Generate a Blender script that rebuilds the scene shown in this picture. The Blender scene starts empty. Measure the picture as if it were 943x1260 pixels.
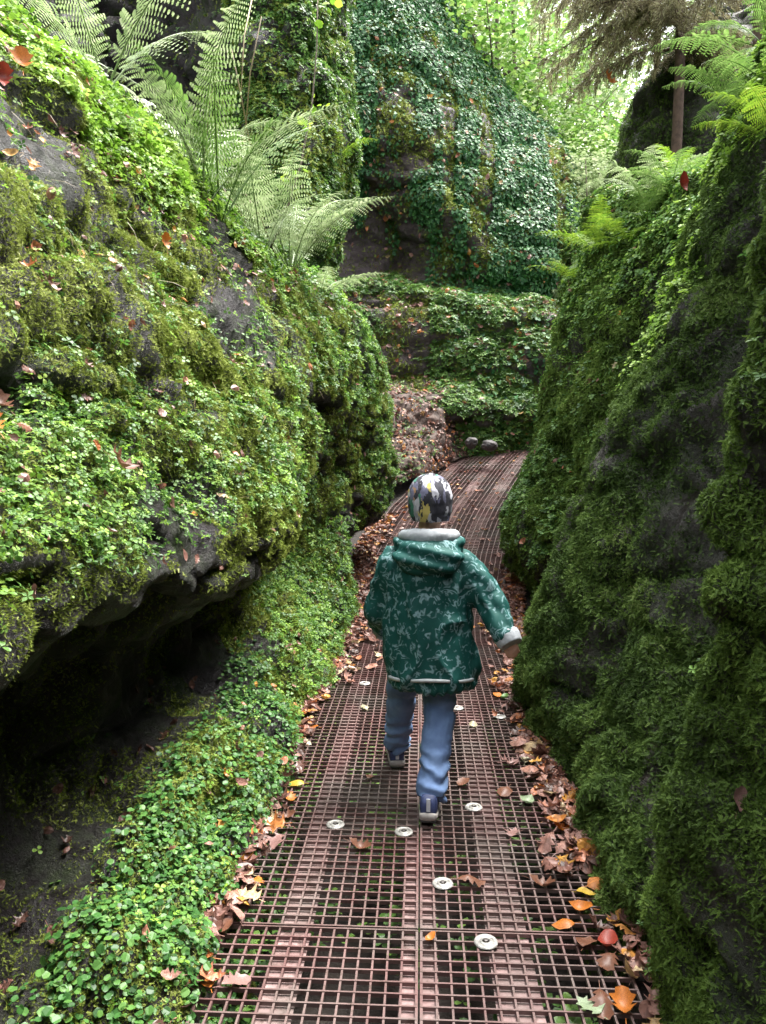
import bpy, bmesh, math, random
import numpy as np
from mathutils import Vector, Matrix, Euler
RS = np.random.RandomState(7); random.seed(7)
C = bpy.context.scene.collection
PI = math.pi
H = 1.35

# ------------------------------------------------------------------ camera
cam_d = bpy.data.cameras.new('camera'); cam = bpy.data.objects.new('camera', cam_d); C.objects.link(cam)
cam.location = (0, 0, H)
cam.rotation_euler = Euler((math.radians(90-4.65), 0, math.radians(2.81)), 'XYZ')
cam_d.sensor_fit = 'VERTICAL'; cam_d.sensor_height = 36; cam_d.lens = 27.03
cam_d.clip_start = 0.05; cam_d.clip_end = 600
bpy.context.scene.camera = cam
RM = cam.rotation_euler.to_matrix()
def ray(px, py):
    return RM @ Vector(((px-471.5)/946, (630-py)/946, -1))
def at(px, py, Y):            # photograph pixel + distance along the gorge -> world point
    r = ray(px, py); t = Y/r.y
    return Vector((r.x*t, Y, H+r.z*t))
def zp(y):                    # height of the walkway
    return float(np.interp(y, ZY, ZZ))
ZY = [-20, 6.07, 7, 8, 9, 10, 11, 12, 13, 14, 16, 20]
ZZ = [0, 0, .11, .25, .41, .58, .80, 1.09, 1.42, 1.65, 1.9, 2.2]
CY = [-20, 6, 8, 9, 10, 11, 12, 13, 14, 15, 16.5]
CX = [0, 0, .14, .27, .45, .72, 1.05, 1.5, 2.05, 2.7, 3.8]
def xc(y): return float(np.interp(y, CY, CX))
def hw(y): return float(np.interp(y, [-20, 5.5, 8, 10, 20], [.55, .55, .76, .86, .86]))
def on_ground(px, py):
    for i in range(400):
        Y = 1.5+i*.04
        p = at(px, py, Y)
        if p.z <= zp(Y): return p
    return p

# ------------------------------------------------------------------ noise
def _hash(ix, iy, iz, seed):
    h = (ix*374761393 + iy*668265263 + iz*2147483647 + seed*974634777) & 0xffffffff
    h = ((h ^ (h >> 13))*1274126177) & 0xffffffff
    h = (h ^ (h >> 16)) & 0xffffffff
    return h/4294967295.0
def vnoise(P, s=1.0, seed=0):
    Q = np.asarray(P, float)*s
    i = np.floor(Q).astype(np.int64); f = Q-i; f = f*f*(3-2*f)
    out = 0
    for dx in (0, 1):
        for dy in (0, 1):
            for dz in (0, 1):
                w = (f[:, 0] if dx else 1-f[:, 0])*(f[:, 1] if dy else 1-f[:, 1])*(f[:, 2] if dz else 1-f[:, 2])
                out = out + w*_hash(i[:, 0]+dx, i[:, 1]+dy, i[:, 2]+dz, seed)
    return out*2-1
def fbm(P, s=1.0, o=4, seed=0, g=.5):
    a = 1.0; t = 0; n = 0
    for k in range(o):
        t = t+a*vnoise(P, s, seed+k*17); n += a; a *= g; s *= 2.03
    return t/n

# ------------------------------------------------------------------ object helpers
def tag(o, label=None, cat=None, group=None, kind=None):
    if label: o['label'] = label
    if cat: o['category'] = cat
    if group: o['group'] = group
    if kind: o['kind'] = kind
    return o
def empty(name, loc=(0, 0, 0), rot=(0, 0, 0)):
    o = bpy.data.objects.new(name, None); C.objects.link(o); o.location = loc; o.rotation_euler = rot
    o.empty_display_size = .1
    return o
def link(name, me, parent=None, mat=None):
    o = bpy.data.objects.new(name, me); C.objects.link(o)
    if mat is not None and not len(me.materials): me.materials.append(mat)
    if parent: o.parent = parent
    return o
def raw_mesh(name, V, loops, totals, smooth=False, rnd=None, uv=None):
    me = bpy.data.meshes.new(name)
    V = np.asarray(V, np.float32); loops = np.asarray(loops, np.int32); totals = np.asarray(totals, np.int32)
    me.vertices.add(len(V)); me.vertices.foreach_set('co', V.ravel())
    me.loops.add(len(loops)); me.loops.foreach_set('vertex_index', loops)
    me.polygons.add(len(totals))
    st = np.concatenate([[0], np.cumsum(totals)[:-1]]).astype(np.int32)
    me.polygons.foreach_set('loop_start', st); me.polygons.foreach_set('loop_total', totals)
    me.polygons.foreach_set('use_smooth', np.full(len(totals), smooth, bool))
    if rnd is not None:
        for k, arr in (rnd.items() if isinstance(rnd, dict) else [('rnd', rnd)]):
            a = me.attributes.new(k, 'FLOAT', 'POINT'); a.data.foreach_set('value', np.asarray(arr, np.float32))
    me.update(calc_edges=True); me.validate()
    return me
def py_mesh(name, V, F, smooth=False, rnd=None):
    loops = [i for f in F for i in f]; return raw_mesh(name, V, loops, [len(f) for f in F], smooth, rnd)
class MB:
    def __init__(s): s.V = []; s.F = []
    def box(s, c, d, M=None):
        b = len(s.V)
        for x in (-1, 1):
            for y in (-1, 1):
                for z in (-1, 1):
                    v = Vector((x*d[0]/2, y*d[1]/2, z*d[2]/2))
                    if M is not None: v = M @ v
                    s.V.append(tuple(Vector(c)+v))
        for f in ((0, 1, 3, 2), (4, 6, 7, 5), (0, 4, 5, 1), (2, 3, 7, 6), (0, 2, 6, 4), (1, 5, 7, 3)): s.F.append([b+i for i in f])
    def tube(s, pts, rad, n=7, cap=True):
        pts = [Vector(p) for p in pts]; b = len(s.V); up = Vector((.3, .2, 1)).normalized()
        for i, p in enumerate(pts):
            t = (pts[min(i+1, len(pts)-1)]-pts[max(i-1, 0)]).normalized()
            a = t.cross(up)
            if a.length < .1: a = t.cross(Vector((1, 0, 0)))
            a.normalize(); c = t.cross(a)
            r = rad[i] if hasattr(rad, '__len__') else rad
            for k in range(n):
                g = 2*PI*k/n; s.V.append(tuple(p+(a*math.cos(g)+c*math.sin(g))*r))
        for i in range(len(pts)-1):
            for k in range(n):
                k2 = (k+1) % n; s.F.append([b+i*n+k, b+i*n+k2, b+(i+1)*n+k2, b+(i+1)*n+k])
        if cap:
            s.F.append([b+k for k in range(n)][::-1]); s.F.append([b+(len(pts)-1)*n+k for k in range(n)])
    def ellipsoid(s, c, r, M=None, nu=16, nv=10):
        b = len(s.V)
        for j in range(1, nv):
            a = PI*j/nv
            for i in range(nu):
                g = 2*PI*i/nu
                v = Vector((r[0]*math.sin(a)*math.cos(g), r[1]*math.sin(a)*math.sin(g), r[2]*math.cos(a)))
                if M is not None: v = M @ v
                s.V.append(tuple(Vector(c)+v))
        for q in (1, -1):
            v = Vector((0, 0, r[2]*q))
            if M is not None: v = M @ v
            s.V.append(tuple(Vector(c)+v))
        T = len(s.V)-2
        for j in range(nv-2):
            for i in range(nu):
                i2 = (i+1) % nu; s.F.append([b+j*nu+i, b+(j+1)*nu+i, b+(j+1)*nu+i2, b+j*nu+i2])
        for i in range(nu):
            i2 = (i+1) % nu
            s.F.append([T, b+i, b+i2]); s.F.append([T+1, b+(nv-2)*nu+i2, b+(nv-2)*nu+i])
    def rings(s, R, n=28):      # R: list of (centre, rx, ry, rot_matrix or None) closed loft
        b = len(s.V)
        for c, rx, ry, M in R:
            for k in range(n):
                g = 2*PI*k/n; v = Vector((rx*math.cos(g), ry*math.sin(g), 0))
                if M is not None: v = M @ v
                s.V.append(tuple(Vector(c)+v))
        for i in range(len(R)-1):
            for k in range(n):
                k2 = (k+1) % n; s.F.append([b+i*n+k, b+i*n+k2, b+(i+1)*n+k2, b+(i+1)*n+k])
        s.F.append([b+k for k in range(n)][::-1]); s.F.append([b+(len(R)-1)*n+k for k in range(n)])
    def build(s, name, mat, parent=None, smooth=False):
        return link(name, py_mesh(name, s.V, s.F, smooth), parent, mat)

# ------------------------------------------------------------------ materials
def new_mat(name):
    m = bpy.data.materials.new(name); m.use_nodes = True
    nt = m.node_tree; nt.nodes.clear()
    out = nt.nodes.new('ShaderNodeOutputMaterial'); b = nt.nodes.new('ShaderNodeBsdfPrincipled')
    nt.links.new(b.outputs[0], out.inputs[0])
    return m, nt, b, out
def ramp(nt, stops, interp='LINEAR'):
    r = nt.nodes.new('ShaderNodeValToRGB'); cr = r.color_ramp; cr.interpolation = interp
    while len(cr.elements) < len(stops): cr.elements.new(.5)
    for e, (p, c) in zip(cr.elements, stops): e.position = p; e.color = (*c, 1)
    return r
def noise(nt, scale, detail=4, rough=.55, coord='Object', dist=0, vec=None):
    n = nt.nodes.new('ShaderNodeTexNoise'); n.inputs['Scale'].default_value = scale
    n.inputs['Detail'].default_value = detail; n.inputs['Roughness'].default_value = rough
    n.inputs['Distortion'].default_value = dist
    if vec is None:
        tc = nt.nodes.new('ShaderNodeTexCoord'); nt.links.new(tc.outputs[coord], n.inputs['Vector'])
    else: nt.links.new(vec, n.inputs['Vector'])
    return n
def bump(nt, b, h, strength=.5, dist=.01):
    bp = nt.nodes.new('ShaderNodeBump'); bp.inputs['Strength'].default_value = strength
    bp.inputs['Distance'].default_value = dist
    nt.links.new(h, bp.inputs['Height']); nt.links.new(bp.outputs[0], b.inputs['Normal'])
def mixc(nt, f, a, b_):
    m = nt.nodes.new('ShaderNodeMix'); m.data_type = 'RGBA'
    for v, i in ((f, 0), (a, 6), (b_, 7)):
        if hasattr(v, 'links'): nt.links.new(v, m.inputs[i])
        elif i == 0: m.inputs[0].default_value = v
        else: m.inputs[i].default_value = (*v, 1)
    return m.outputs[2]
def mat_leaf(name, stops, rough=.4, trans=.35, spec=.5, spot=0):
    m, nt, b, out = new_mat(name)
    at_ = nt.nodes.new('ShaderNodeAttribute'); at_.attribute_name = 'rnd'
    r = ramp(nt, stops); nt.links.new(at_.outputs['Fac'], r.inputs[0])
    col = r.outputs[0]
    if spot:
        n = noise(nt, 60, 3); rr = ramp(nt, [(.45, (0, 0, 0)), (.62, (1, 1, 1))]); nt.links.new(n.outputs[0], rr.inputs[0])
        ml = nt.nodes.new('ShaderNodeMath'); ml.operation = 'MULTIPLY'; ml.inputs[1].default_value = spot
        nt.links.new(rr.outputs[0], ml.inputs[0]); col = mixc(nt, ml.outputs[0], col, (.045, .02, .012))
    nt.links.new(col, b.inputs['Base Color']); b.inputs['Roughness'].default_value = rough
    b.inputs['Specular IOR Level'].default_value = spec
    if trans:
        tr = nt.nodes.new('ShaderNodeBsdfTranslucent'); nt.links.new(col, tr.inputs[0])
        mx = nt.nodes.new('ShaderNodeMixShader'); mx.inputs[0].default_value = trans
        nt.links.new(b.outputs[0], mx.inputs[1]); nt.links.new(tr.outputs[0], mx.inputs[2]); nt.links.new(mx.outputs[0], out.inputs[0])
    return m
def mat_rock(name, rock, rock2, moss, moss_lo=.42, moss_hi=.55, scale=3.0, rough=.6):
    m, nt, b, out = new_mat(name)
    n1 = noise(nt, 6, 6, .65); r1 = ramp(nt, [(.3, rock), (.7, rock2)]); nt.links.new(n1.outputs[0], r1.inputs[0])
    n2 = noise(nt, scale, 8, .68, dist=.4); r2 = ramp(nt, [(moss_lo, (0, 0, 0)), (moss_hi, (1, 1, 1))]); nt.links.new(n2.outputs[0], r2.inputs[0])
    n3 = noise(nt, 45, 4, .7); r3 = ramp(nt, [(.3, tuple(c*.45 for c in moss)), (.55, moss), (.75, tuple(c*1.5 for c in moss))]); nt.links.new(n3.outputs[0], r3.inputs[0])
    nt.links.new(mixc(nt, r2.outputs[0], r1.outputs[0], r3.outputs[0]), b.inputs['Base Color'])
    rr = nt.nodes.new('ShaderNodeMapRange'); rr.inputs[3].default_value = rough*.65; rr.inputs[4].default_value = .95
    nt.links.new(r2.outputs[0], rr.inputs[0]); nt.links.new(rr.outputs[0], b.inputs['Roughness'])
    ad = nt.nodes.new('ShaderNodeMath'); ad.operation = 'ADD'; n4 = noise(nt, 90, 5, .75)
    nt.links.new(n4.outputs[0], ad.inputs[0]); nt.links.new(n1.outputs[0], ad.inputs[1])
    bump(nt, b, ad.outputs[0], 1.0, .09)
    return m
def mat_plain(name, c, rough=.5, var=.3, scale=20, metal=0, bumps=.2, bdist=.003, c2=None):
    m, nt, b, out = new_mat(name)
    n = noise(nt, scale, 5, .6)
    r = ramp(nt, [(.3, tuple(x*(1-var) for x in c)), (.7, c2 or tuple(min(1, x*(1+var)) for x in c))]); nt.links.new(n.outputs[0], r.inputs[0])
    nt.links.new(r.outputs[0], b.inputs['Base Color']); b.inputs['Roughness'].default_value = rough; b.inputs['Metallic'].default_value = metal
    if bumps: bump(nt, b, n.outputs[0], bumps, bdist)
    return m
M = {}
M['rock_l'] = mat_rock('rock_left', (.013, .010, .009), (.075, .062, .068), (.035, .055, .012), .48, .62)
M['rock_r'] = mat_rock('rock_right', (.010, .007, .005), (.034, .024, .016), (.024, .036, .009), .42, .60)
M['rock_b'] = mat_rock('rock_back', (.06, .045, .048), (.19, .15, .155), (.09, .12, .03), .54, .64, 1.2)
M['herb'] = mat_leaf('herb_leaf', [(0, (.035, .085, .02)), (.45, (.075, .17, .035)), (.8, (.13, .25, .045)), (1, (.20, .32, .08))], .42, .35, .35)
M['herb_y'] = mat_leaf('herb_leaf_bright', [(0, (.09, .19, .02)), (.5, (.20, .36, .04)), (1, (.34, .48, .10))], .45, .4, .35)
M['round'] = mat_leaf('round_leaf', [(0, (.022, .065, .016)), (.5, (.05, .145, .032)), (1, (.11, .23, .05))], .42, .3, .3)
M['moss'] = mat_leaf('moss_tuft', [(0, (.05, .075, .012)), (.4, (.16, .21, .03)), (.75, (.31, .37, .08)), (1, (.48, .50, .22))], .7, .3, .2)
M['moss_m'] = mat_leaf('moss_tuft_half_lit', [(0, (.03, .055, .01)), (.4, (.08, .14, .024)), (.75, (.16, .25, .045)), (1, (.27, .35, .11))], .7, .3, .2)  # brighter copy of the dark moss, light on right rocks put into colour
M['moss_r'] = mat_leaf('moss_tuft_shaded', [(0, (.022, .042, .009)), (.4, (.055, .10, .02)), (.75, (.11, .18, .035)), (1, (.20, .26, .08))], .7, .3, .2)  # darker copy of the left moss, right-side shade kept in its colour
M['ivy'] = mat_leaf('ivy_leaf', [(0, (.014, .065, .022)), (.5, (.035, .13, .038)), (.85, (.08, .22, .06)), (.93, (.10, .22, .08)), (.97, (.25, .17, .05)), (1, (.2, .1, .05))], .46, .2, .32)
M['tree_leaf'] = mat_leaf('beech_leaf', [(0, (.10, .22, .04)), (.5, (.20, .36, .07)), (1, (.36, .48, .14))], .45, .55)
M['far_leaf_hazed'] = mat_leaf('far_leaf_hazed', [(0, (.20, .30, .13)), (.5, (.36, .47, .24)), (1, (.55, .60, .38))], .5, .55)  # washed-out haze of the distance put into the leaf colour
M['needle'] = mat_leaf('needle', [(0, (.14, .11, .06)), (.5, (.30, .27, .14)), (1, (.46, .45, .26))], .6, .35)
M['fern'] = mat_leaf('fern_leaf', [(0, (.07, .14, .03)), (.6, (.13, .23, .05)), (1, (.22, .3, .10))], .4, .45)
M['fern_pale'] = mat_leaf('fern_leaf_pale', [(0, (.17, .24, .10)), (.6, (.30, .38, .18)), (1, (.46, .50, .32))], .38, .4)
M['fern_bright'] = mat_leaf('fern_leaf_bright', [(0, (.10, .21, .02)), (.6, (.20, .33, .03)), (1, (.33, .40, .05))], .4, .5)
M['litter'] = mat_leaf('litter_leaf', [(0, (.05, .025, .018)), (.25, (.13, .06, .045)), (.5, (.24, .12, .095)), (.72, (.36, .20, .16)), (.85, (.42, .13, .045)), (.95, (.5, .26, .05)), (1, (.5, .42, .28))], .42, .15, .4, .5)
M['stalk'] = mat_plain('dry_stalk', (.15, .11, .05), .6, .3)
M['fern_stalk'] = mat_plain('fern_stalk', (.14, .15, .05), .5, .3)
M['scale'] = mat_plain('crown_scales', (.22, .07, .025), .7, .5, 60)
M['bark'] = mat_plain('bark', (.12, .095, .07), .85, .5, 12, bumps=1, bdist=.03)
M['bark_red'] = mat_plain('bark_red', (.075, .048, .034), .9, .5, 14, bumps=1, bdist=.02)
M['soil'] = mat_plain('soil', (.018, .012, .009), .85, .5, 9, bumps=1, bdist=.03)
M['soil_bank'] = mat_plain('bank_soil', (.06, .038, .03), .85, .5, 5, bumps=1, bdist=.05)
M['hill'] = mat_plain('woodland_floor', (.09, .11, .035), .9, .5, 2, bumps=1, bdist=.1)
M['grate'] = mat_plain('rust_painted_steel', (.11, .044, .040), .36, .35, 7, metal=.1, bumps=.35, bdist=.002, c2=(.18, .10, .094))
def wear(m):
    nt = m.node_tree; b = [n for n in nt.nodes if n.type == 'BSDF_PRINCIPLED'][0]; src = b.inputs['Base Color'].links[0].from_socket
    n = noise(nt, 2.3, 6, .7); r = ramp(nt, [(.42, (0, 0, 0)), (.62, (1, 1, 1))]); nt.links.new(n.outputs[0], r.inputs[0])
    c1 = mixc(nt, r.outputs[0], src, (.13, .10, .09)); n2 = noise(nt, 28, 4, .7); r2 = ramp(nt, [(.52, (0, 0, 0)), (.66, (.8, .8, .8))]); nt.links.new(n2.outputs[0], r2.inputs[0])
    nt.links.new(mixc(nt, r2.outputs[0], c1, (.05, .028, .02)), b.inputs['Base Color'])
    rr = nt.nodes.new('ShaderNodeMapRange'); rr.inputs[3].default_value = .28; rr.inputs[4].default_value = .6; nt.links.new(n2.outputs[0], rr.inputs[0]); nt.links.new(rr.outputs[0], b.inputs['Roughness'])
wear(M['grate'])
M['plate'] = mat_plain('wet_rust_plate', (.19, .10, .094), .3, .4, 16, metal=.05, bumps=.5, bdist=.003, c2=(.32, .215, .205))
wear(M['plate'])
M['washer'] = mat_plain('galvanised_washer', (.30, .29, .27), .5, .5, 40, metal=.4)
M['bolt'] = mat_plain('bolt_steel', (.10, .09, .085), .4, .3, 60, metal=.6)
M['stone'] = mat_plain('stone_dark', (.05, .042, .042), .7, .5, 10, bumps=1, bdist=.02)

# ------------------------------------------------------------------ world + sun + view
w = bpy.data.worlds.new('World'); bpy.context.scene.world = w; w.use_nodes = True
nt = w.node_tree; bg = nt.nodes['Background']; sky = nt.nodes.new('ShaderNodeTexSky'); sky.sky_type = 'NISHITA'
SE, SA = math.radians(69), math.radians(55)       # elevation, azimuth measured clockwise from +Y
sky.sun_disc = False; sky.sun_elevation = SE; sky.sun_rotation = SA; sky.dust_density = 3.0; sky.air_density = 1.2
hs = nt.nodes.new('ShaderNodeHueSaturation'); hs.inputs['Saturation'].default_value = .12; hs.inputs['Value'].default_value = 1.0
nt.links.new(sky.outputs[0], hs.inputs['Color']); nt.links.new(hs.outputs[0], bg.inputs[0]); bg.inputs[1].default_value = .15
sd = bpy.data.lights.new('sun', 'SUN'); sd.energy = 2.0; sd.angle = math.radians(28); sd.color = (1, .97, .91)
so = bpy.data.objects.new('sun', sd); C.objects.link(so)
dirv = Vector((math.sin(SA)*math.cos(SE), math.cos(SA)*math.cos(SE), math.sin(SE)))
so.rotation_euler = dirv.to_track_quat('Z', 'Y').to_euler(); so.location = dirv*40
vs = bpy.context.scene.view_settings; vs.view_transform = 'Standard'; vs.look = 'None'; vs.gamma = 1; vs.exposure = 2.65
cy = bpy.context.scene.cycles
cy.max_bounces = 6; cy.diffuse_bounces = 3; cy.glossy_bounces = 2; cy.transmission_bounces = 3; cy.transparent_max_bounces = 4
cy.caustics_reflective = False; cy.caustics_refractive = False; cy.use_denoising = True

# ------------------------------------------------------------------ rock surfaces
def catmull(A, m):            # A (n,...) -> (m,...)
    n = len(A); t = np.linspace(0, n-1, m); i = np.clip(np.floor(t).astype(int), 0, n-2); f = (t-i).reshape((-1,)+(1,)*(A.ndim-1))
    p0 = A[np.clip(i-1, 0, n-1)]; p1 = A[i]; p2 = A[i+1]; p3 = A[np.clip(i+2, 0, n-1)]
    return .5*((2*p1)+(-p0+p2)*f+(2*p0-5*p1+4*p2-p3)*f**2+(-p0+3*p1-3*p2+p3)*f**3)
def grid_normals(G):
    a = np.gradient(G, axis=0); b = np.gradient(G, axis=1); n = np.cross(a, b)
    return n/(np.linalg.norm(n, axis=2, keepdims=True)+1e-9)
SURF = {}
def rock_surface(name, stations, mat, nu, nv, ref, amp=(.07, .03, .012), key=None, freq=(1.6, 5, 14), strata=0, seed=0, dents=()):
    A = np.array([[(x, Y, z) if not hasattr(Y, '__len__') else (x, Y[i], z) for i, (x, z) in enumerate(prof)] for Y, prof in stations], float)
    G = catmull(A, nu); G = np.swapaxes(catmull(np.swapaxes(G, 0, 1), nv), 0, 1)
    N = grid_normals(G)
    d = np.array(ref)-G.reshape(-1, 3)
    dl = np.linalg.norm(d, axis=1)
    if np.sum(np.sum(N.reshape(-1, 3)*d, axis=1)/dl**3) < 0: N = -N; flip = True
    else: flip = False
    P = G.reshape(-1, 3); Nf = N.reshape(-1, 3)
    disp = amp[0]*fbm(P, freq[0], 3, seed)+amp[1]*fbm(P, freq[1], 3, seed+5)+amp[2]*fbm(P, freq[2], 3, seed+9)
    rid = 1-np.abs(fbm(P*np.array([1, 1, 1.8]), freq[0]*1.4, 3, seed+31))*3.0
    disp -= amp[0]*.9*np.clip(rid, 0, 1)**3
    if strata: disp += strata*np.sin(P[:, 2]*9+fbm(P, 1.1, 2, seed+3)*5)*np.clip(fbm(P, .8, 2, seed+4)+.4, 0, 1)
    for px_, py_, Yd_, r_, dp_ in dents:
        c_ = np.array(at(px_, py_, Yd_)); near_ = c_ if True else c_
        k_ = np.argmin(np.linalg.norm(P-c_, axis=1)); dd = np.linalg.norm((P-P[k_])*np.array([1, 1, 1.5]), axis=1)/r_
        disp -= dp_*np.exp(-dd**2*1.6)*(1+.5*vnoise(P, 9, 3))
    P = P+Nf*disp[:, None]
    G = P.reshape(nu, nv, 3); N = grid_normals(G)
    if flip: N = -N
    i = np.arange((nu-1)*(nv-1)); r, c = i//(nv-1), i % (nv-1)
    q = np.stack([r*nv+c, (r+1)*nv+c, (r+1)*nv+c+1, r*nv+c+1], 1)
    if flip: q = q[:, ::-1]
    me = raw_mesh(name, P, q.ravel(), np.full(len(q), 4), True)
    o = link(name, me, None, mat)
    SURF[key or name] = (P, N.reshape(-1, 3), q)
    return o
def sample(key, dens, mask=None, seed=0):     # dens per m2; mask(P,N)->0..1
    P, N, q = SURF[key]; rs = np.random.RandomState(seed+11)
    a, b, c, d = P[q[:, 0]], P[q[:, 1]], P[q[:, 2]], P[q[:, 3]]
    ar = .5*np.linalg.norm(np.cross(c-a, d-b), axis=1)
    # only where a step aside could still see it
    cen = (a+c)/2; cc_ = (cen-np.array([0, 0, H]))@np.array(RM); zz_ = np.maximum(-cc_[:, 2], 1e-3)
    vis = (cc_[:, 2] < -.35)*(np.abs(cc_[:, 0]/zz_) < .4985*1.45)*(np.abs(cc_[:, 1]/zz_) < .666*1.3)
    tow = np.sum(((N[q[:, 0]]))*(np.array([0, 0, H+.6])-cen), axis=1)/np.linalg.norm(cen-np.array([0, 0, H+.6]), axis=1)
    vis = vis*(tow > -.45)
    ar = ar*vis
    n = int(ar.sum()*dens)
    k = np.searchsorted(np.cumsum(ar), rs.rand(n)*ar.sum()); k = np.clip(k, 0, len(q)-1)
    u, v = rs.rand(n, 1), rs.rand(n, 1)
    X = (a[k]*(1-u)+b[k]*u)*(1-v)+(d[k]*(1-u)+c[k]*u)*v
    Nn = N[q[k, 0]]
    if mask is not None:
        keep = rs.rand(n) < mask(X, Nn); X, Nn = X[keep], Nn[keep]
    return X, Nn

def frame(Z, X0):                             # orthonormal frames from normal Z and hint X0
    Z = Z/(np.linalg.norm(Z, axis=1, keepdims=True)+1e-9)
    Y = np.cross(Z, X0); Y /= (np.linalg.norm(Y, axis=1, keepdims=True)+1e-9)
    X = np.cross(Y, Z)
    return X, Y, Z
def hexleaf(w=.8, fold=.12):
    return np.array([(0, 0, 0), (.3, w*.42, fold), (.7, w*.40, fold*.8), (1, 0, -.1), (.7, -w*.40, fold*.8), (.3, -w*.42, fold)]), [[0, 1, 2, 3, 4, 5]]
def tri_clover():
    V = []; F = []
    for k in range(3):
        g = k*2*PI/3+.2; b = len(V); c, s = math.cos(g), math.sin(g)
        for x, y, z in [(.05, 0, 0), (.45, .34, .06), (.85, .33, .02), (.98, 0, -.08), (.85, -.33, .02), (.45, -.34, .06)]:
            V.append((x*c-y*s, x*s+y*c, z+.1*x))
        F.append([b+i for i in range(6)])
    return np.array(V), F
def pair_leaf():
    V = []; F = []
    for k in range(4):
        g = k*PI/2+.3; b = len(V); c, s = math.cos(g), math.sin(g); L = 1 if k % 2 else .7
        for x, y, z in [(.04, 0, 0), (.5*L, .24, .05), (.98*L, 0, -.06), (.5*L, -.24, .05)]:
            V.append((x*c-y*s, x*s+y*c, z+.12*x))
        F.append([b+i for i in range(4)])
    return np.array(V), F
def scallop():
    V = [(0, 0, -.05)]; 
    for k in range(9):
        g = -2.6+5.2*k/8; r = .5*(1 if k % 2 else .86); V.append((.45+r*math.cos(g), r*math.sin(g), .05*math.cos(2*g)))
    return np.array(V), [list(range(10))]
def ivy_leaf():
    V = [(0, 0, 0), (-.12, .32, .02), (.18, .5, 0), (.38, .26, .06), (.62, .42, 0), (1.0, 0, -.08), (.62, -.42, 0), (.38, -.26, .06), (.18, -.5, 0), (-.12, -.32, .02)]
    return np.array(V), [[0, 1, 2, 3, 4, 5], [0, 5, 6, 7, 8, 9]]
def tuft(n=3):
    V = []; F = []
    for k in range(n):
        g = k*2*PI/n+.5; c, s = math.cos(g), math.sin(g); b = len(V)
        V += [(-.16*s, .16*c, 0), (.16*s, -.16*c, 0), (.45*c, .45*s, 1.0)]
        F.append([b, b+1, b+2])
    return np.array(V), F
def sprig(n=5):               # feather-moss shoot lying along +x
    V = []; F = []
    for k in range(n):
        x = k/n; w_ = .3*(1-.6*x)
        for sgn in (-1, 1):
            b = len(V); V += [(x, 0, 0), (x+.22, sgn*w_, .08), (x+.24, sgn*w_*.2, .02)]; F.append([b, b+1, b+2])
    return np.array(V), F
def scatter(name, X, N, size, templ, mat, up=.5, jitter=.5, lift=.4, hang=0., parent=None, seed=0, rnd=None, tips=False):
    """thousands of small leaves as one mesh: X points, N surface normals"""
    rs = np.random.RandomState(seed+3); n = len(X)
    if not n: return None
    TV, TF = templ; k = len(TV)
    Z = N*(1-up)+np.array([0, 0, up])+rs.normal(0, jitter, (n, 3))*.6
    hint = rs.normal(0, 1, (n, 3))
    if hang: hint = hint*(1-hang)+np.array([0, 0, -1.8])*hang
    x, y, z = frame(Z, hint)
    s = (size*(.55+.9*rs.rand(n)))[:, None, None] if not hasattr(size, '__len__') else size[:, None, None]
    L = TV[None]*s
    V = X[:, None]+N[:, None]*(lift*s*rs.rand(n)[:, None, None])+x[:, None]*L[..., :1]+y[:, None]*L[..., 1:2]+z[:, None]*L[..., 2:]
    fl = np.array([i for f in TF for i in f]); tot = np.array([len(f) for f in TF])
    loops = (fl[None]+np.arange(n)[:, None]*k).ravel(); totals = np.tile(tot, n)
    r = rs.rand(n) if rnd is None else np.clip(rnd, 0, 1)
    me = raw_mesh(name, V.reshape(-1, 3), loops, totals, False, np.repeat(r, k))
    return link(name, me, parent, mat)
def ss(x, a, b):
    t = np.clip((x-a)/(b-a), 0, 1); return t*t*(3-2*t)

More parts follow.
